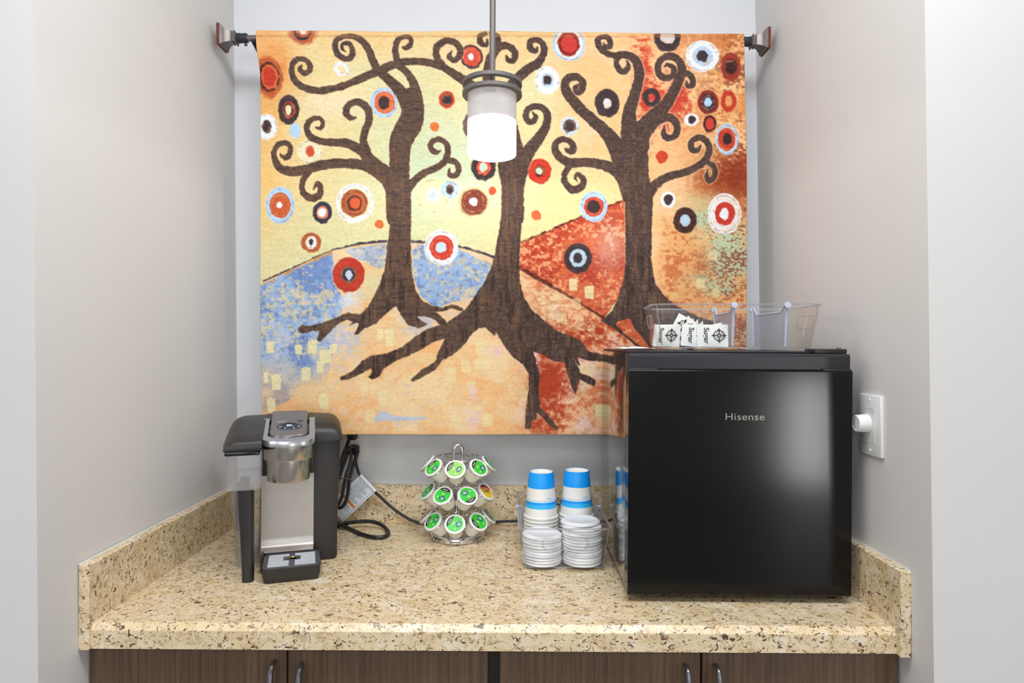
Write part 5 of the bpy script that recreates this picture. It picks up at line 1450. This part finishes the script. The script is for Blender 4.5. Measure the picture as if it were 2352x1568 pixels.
binA = make_bin('storage_bin', 0.014)
binA.location = (0.1160, -0.2085, TOP)
binA.rotation_euler = (0, 0, math.radians(90.5))
tag(binA, 'clear plastic bin on the counter holding paper cups and lids', 'bin', 'clear storage bins')
divider(binA, 0.0185)
binB = make_bin('storage_bin', 0.030)
binB.location = (0.4620, -0.3720, TOP + 0.4805)
binB.rotation_euler = (0, 0, math.radians(-6.5))
tag(binB, 'clear plastic divided bin with sugar packets on top of the fridge', 'bin', 'clear storage bins')
divider(binB, -0.006)
divider(binB, 0.088, -0.008)

# ------------------------------------------------------------------ paper cups: inverted stacks
CH = 0.1060
def cup_mesh():
    prof = [(0.0402, 0.0000), (0.0412, 0.0012), (0.0415, 0.0026), (0.0408, 0.0040), (0.0386, 0.0048)]
    mis = [0, 0, 0, 0]
    def rad(z): return 0.0386 - (0.0386 - 0.0290) * (z - 0.0048) / (CH - 0.0048)
    # (height, print of the band that ends there)
    for z, code in [(0.0240, 0), (0.0278, 2), (0.0290, 1), (0.0328, 2), (0.0340, 1), (0.0395, 1), (0.0425, 0), (0.0434, 1), (0.0700, 0), (CH - 0.0015, 1)]:
        prof.append((rad(z), z)); mis.append(code)
    for p, code in [((0.0286, CH), 1), ((0.0272, CH - 0.0005), 1), ((0.0266, CH - 0.007), 0), ((0.0, CH - 0.007), 0)]:
        prof.append(p); mis.append(code)
    mb = MB().lathe(prof, 48, mis=mis)
    mb.lathe([(0.0402, 0.0), (0.0380, 0.0048), (0.0262, CH - 0.0085), (0.0, CH - 0.0085)], 40, mi=0)
    return mb.mesh('paper_cup', [M_cupwhite, M_cupblue, M_cupblue2])


CUP = cup_mesh()
cup_print = MB()
for k in range(5):
    a0 = math.radians(-72 + k * 4.2)
    r = 0.0346
    q = []
    for da, z in ((0, 0.0470), (0.045, 0.0470), (0.045, 0.0500), (0, 0.0500)):
        q.append(((r + 0.0001) * math.cos(a0 + da), (r + 0.0001) * math.sin(a0 + da), z))
    if k != 1:
        cup_print.add(q, [(0, 1, 2, 3)])
CUPPRINT = cup_print.mesh('size_print', M_cupblue2, smooth=False)
ordn = ['topmost', 'second', 'third', 'fourth', 'fifth', 'sixth', 'seventh', 'eighth', 'ninth', 'tenth']
for (sx, sy, side, ztop) in ((0.0715, -0.236, 'left', 0.1895), (0.1562, -0.233, 'right', 0.1925)):
    z0c = ztop - CH; stp = (z0c - 0.0074) / 9
    for k in range(10):
        c = link('paper_cup', CUP)
        c.location = (sx, sy, TOP + z0c - k * stp)
        c.rotation_euler = (0, 0, random.uniform(-0.3, 0.3) if k else 0.0)
        lab = ('blue and white paper cup on top of the %s inverted stack' % side) if k == 0 else ('%s white-rimmed paper cup from the top in the %s inverted stack' % (ordn[k], side))
        tag(c, lab, 'cup', 'inverted paper cups in the clear bin')
        if k == 0:
            link('size_print', CUPPRINT, c)

# ------------------------------------------------------------------ lids
LID = MB().lathe([(0.0, 0.0060), (0.0320, 0.0060), (0.0335, 0.0074), (0.0385, 0.0078), (0.0400, 0.0070), (0.0408, 0.0054), (0.0426, 0.0050), (0.0438, 0.0040), (0.0440, 0.0022), (0.0432, 0.0004), (0.0418, 0.0), (0.0410, 0.0012), (0.0412, 0.0038), (0.0390, 0.0048), (0.0380, 0.0060), (0.0340, 0.0060), (0.0330, 0.0048), (0.0, 0.0048)], 44).mesh('cup_lid', M_lidwhite, angle=50)
nth = ['topmost', 'second', 'third', 'fourth', 'fifth', 'sixth', 'seventh', 'eighth', 'ninth', 'tenth', 'eleventh', 'twelfth', 'thirteenth', 'fourteenth', 'fifteenth', 'sixteenth', 'seventeenth']
rl_ = random.Random(11)
for (sx, sy, side, cnt, st) in ((0.0700, -0.3235, 'left', 10, 0.0064), (0.1595, -0.3235, 'right', 14, 0.0064)):
    lean = 0.0
    for k in range(cnt):
        l = link('cup_lid', LID)
        zz = 0.0072 + k * st
        wob = 0.0012
        dx = rl_.uniform(-wob, wob) * (1 if k else 0); dy = rl_.uniform(-wob, wob) * (1 if k else 0)
        if side == 'right' and k == cnt - 1:
            dx, dy, zz = -0.003, 0.010, zz + 0.0005
        l.location = (sx + dx, sy + dy, TOP + zz)
        if k:
            l.rotation_euler = (rl_.uniform(-0.02, 0.02), rl_.uniform(-0.025, 0.025), 0)
        i = cnt - 1 - k
        tag(l, '%s white plastic cup lid from the top of the %s lid stack' % (nth[i], side) if i else 'white plastic cup lid on top of the %s lid stack in the bin' % side, 'lid', 'white cup lids stacked in the clear bin')

# ------------------------------------------------------------------ sugar packets
PW, PH_ = 0.062, 0.046


def packet_mesh():
    mb = MB(); nx, ny = 12, 8
    for s in (1, -1):
        vs = []; fs = []
        for j in range(ny + 1):
            for i in range(nx + 1):
                u, v = i / nx, j / ny
                h = (math.sin(math.pi * min(1, max(0, (u - 0.08) / 0.84))) * math.sin(math.pi * v)) ** 0.6 * 0.0030
                vs.append(((u - 0.5) * PW, (v - 0.5) * PH_, s * (h + 0.0002)))
        for j in range(ny):
            for i in range(nx):
                a = j * (nx + 1) + i
                q = (a, a + 1, a + nx + 2, a + nx + 1)
                fs.append(q if s > 0 else tuple(reversed(q)))
        mb.add(vs, fs)
    return mb.mesh('wrapper', M_packet)


PACK = packet_mesh()


def emblem_mesh():
    mb = MB(); cx = 0.0125; z = 0.0034
    def ringpoly(r0, r1, n=28):
        vs = []; fs = []
        for k in range(n):
            a = 2 * math.pi * k / n
            vs += [(cx + r0 * math.cos(a), r0 * math.sin(a), z), (cx + r1 * math.cos(a), r1 * math.sin(a), z)]
        for k in range(n):
            j = (k + 1) % n
            fs.append((2 * k, 2 * k + 1, 2 * j + 1, 2 * j))
        mb.add(vs, fs)
    ringpoly(0.0102, 0.0116); ringpoly(0.0016, 0.0034, 14)
    for k in range(4):
        a = math.pi / 2 * k
        c, s = math.cos(a), math.sin(a)
        for poly in ([(0.002, -0.0012), (0.0085, -0.0012), (0.0085, 0.0012), (0.002, 0.0012)], [(0.0085, -0.0040), (0.0155, 0.0), (0.0085, 0.0040)]):
            mb.add([(cx + x * c - y * s, x * s + y * c, z + 0.00005) for x, y in poly], [tuple(range(len(poly)))])
        a += math.pi / 4; c, s = math.cos(a), math.sin(a)
        mb.add([(cx + x * c - y * s, x * s + y * c, z + 0.00003) for x, y in [(0.003, -0.0006), (0.0104, -0.0006), (0.0104, 0.0006), (0.003, 0.0006)]], [(0, 1, 2, 3)])
    return mb.mesh('emblem', M_ink, smooth=False)


EMB = emblem_mesh()
_t = text_mesh('word', 'Sugar', 0.0150, 0.00005, M_ink, None, Matrix.Translation((-0.0125, 0, 0.0033)) @ Matrix.Rotation(-math.pi / 2, 4, 'Z'), 1.0, 0.0002)
WORD = _t.data; bpy.data.objects.remove(_t)


def packet(lab, loc, rot, parent_M):
    p = empty('sugar_packet')
    p.matrix_world = parent_M @ Matrix.Translation(loc) @ Matrix.Rotation(math.radians(rot[2]), 4, 'Z') @ Matrix.Rotation(math.radians(rot[1]), 4, 'Y') @ Matrix.Rotation(math.radians(rot[0]), 4, 'X')
    tag(p, lab, 'sugar packet', 'sugar packets on the fridge')
    link('wrapper', PACK, p)
    link('emblem', EMB, p)
    link('word', WORD, p)
    return p


BM = Matrix.Translation(Vector(binB.location)) @ Matrix.Rotation(math.radians(-6.5), 4, 'Z')
hz = PH_ / 2 + 0.0075
yfr = -0.0800
# rot: X tilt 90 = standing with the print to the room, Y roll in its plane, Z turn
packet('upright sugar packet with a round black emblem against the divider', (-0.0445, yfr, hz), (82, 0, 0), BM)
packet('sugar packet half hidden behind the one at the divider', (-0.0750, yfr + 0.005, hz - 0.001), (80, 6, 3), BM)
packet('sugar packet standing at the left end of the bin, emblem turned sideways', (-0.1330, yfr + 0.018, hz), (84, 0, -40), BM)
packet('leftmost sugar packet leaning behind the turned one', (-0.1390, yfr + 0.048, hz), (86, 4, -58), BM)
packet('tallest tilted sugar packet rising from the middle of the pile', (-0.1010, yfr + 0.040, hz + 0.010), (84, -62, -28), BM)
packet('second tilted sugar packet beside the tallest one', (-0.0920, yfr + 0.030, hz + 0.004), (82, -50, -42), BM)
packet('third tilted sugar packet, seen nearly edge-on', (-0.0860, yfr + 0.036, hz), (80, -40, -62), BM)
packet('fourth tilted sugar packet, seen nearly edge-on', (-0.0785, yfr + 0.040, hz - 0.001), (78, -34, -66), BM)
packet('fifth tilted sugar packet lying low in the pile', (-0.0700, yfr + 0.046, hz - 0.003), (76, -28, -64), BM)
packet('sugar packet flat on the bin floor under the tilted ones', (-0.0950, yfr + 0.034, 0.0125), (4, 3, 15), BM)
packet('sugar packet standing at the rear of the left compartment', (-0.0480, yfr + 0.120, hz), (98, 8, 8), BM)
packet('second rear sugar packet seen through the frosted divider', (-0.0300, yfr + 0.100, hz + 0.001), (80, -14, -20), BM)
packet('loose sugar packet lying flat on the left front of the fridge top', (0.2450, -0.4560, TOP + 0.4805 + 0.0046), (2, -1, 12), Matrix.Identity(4))
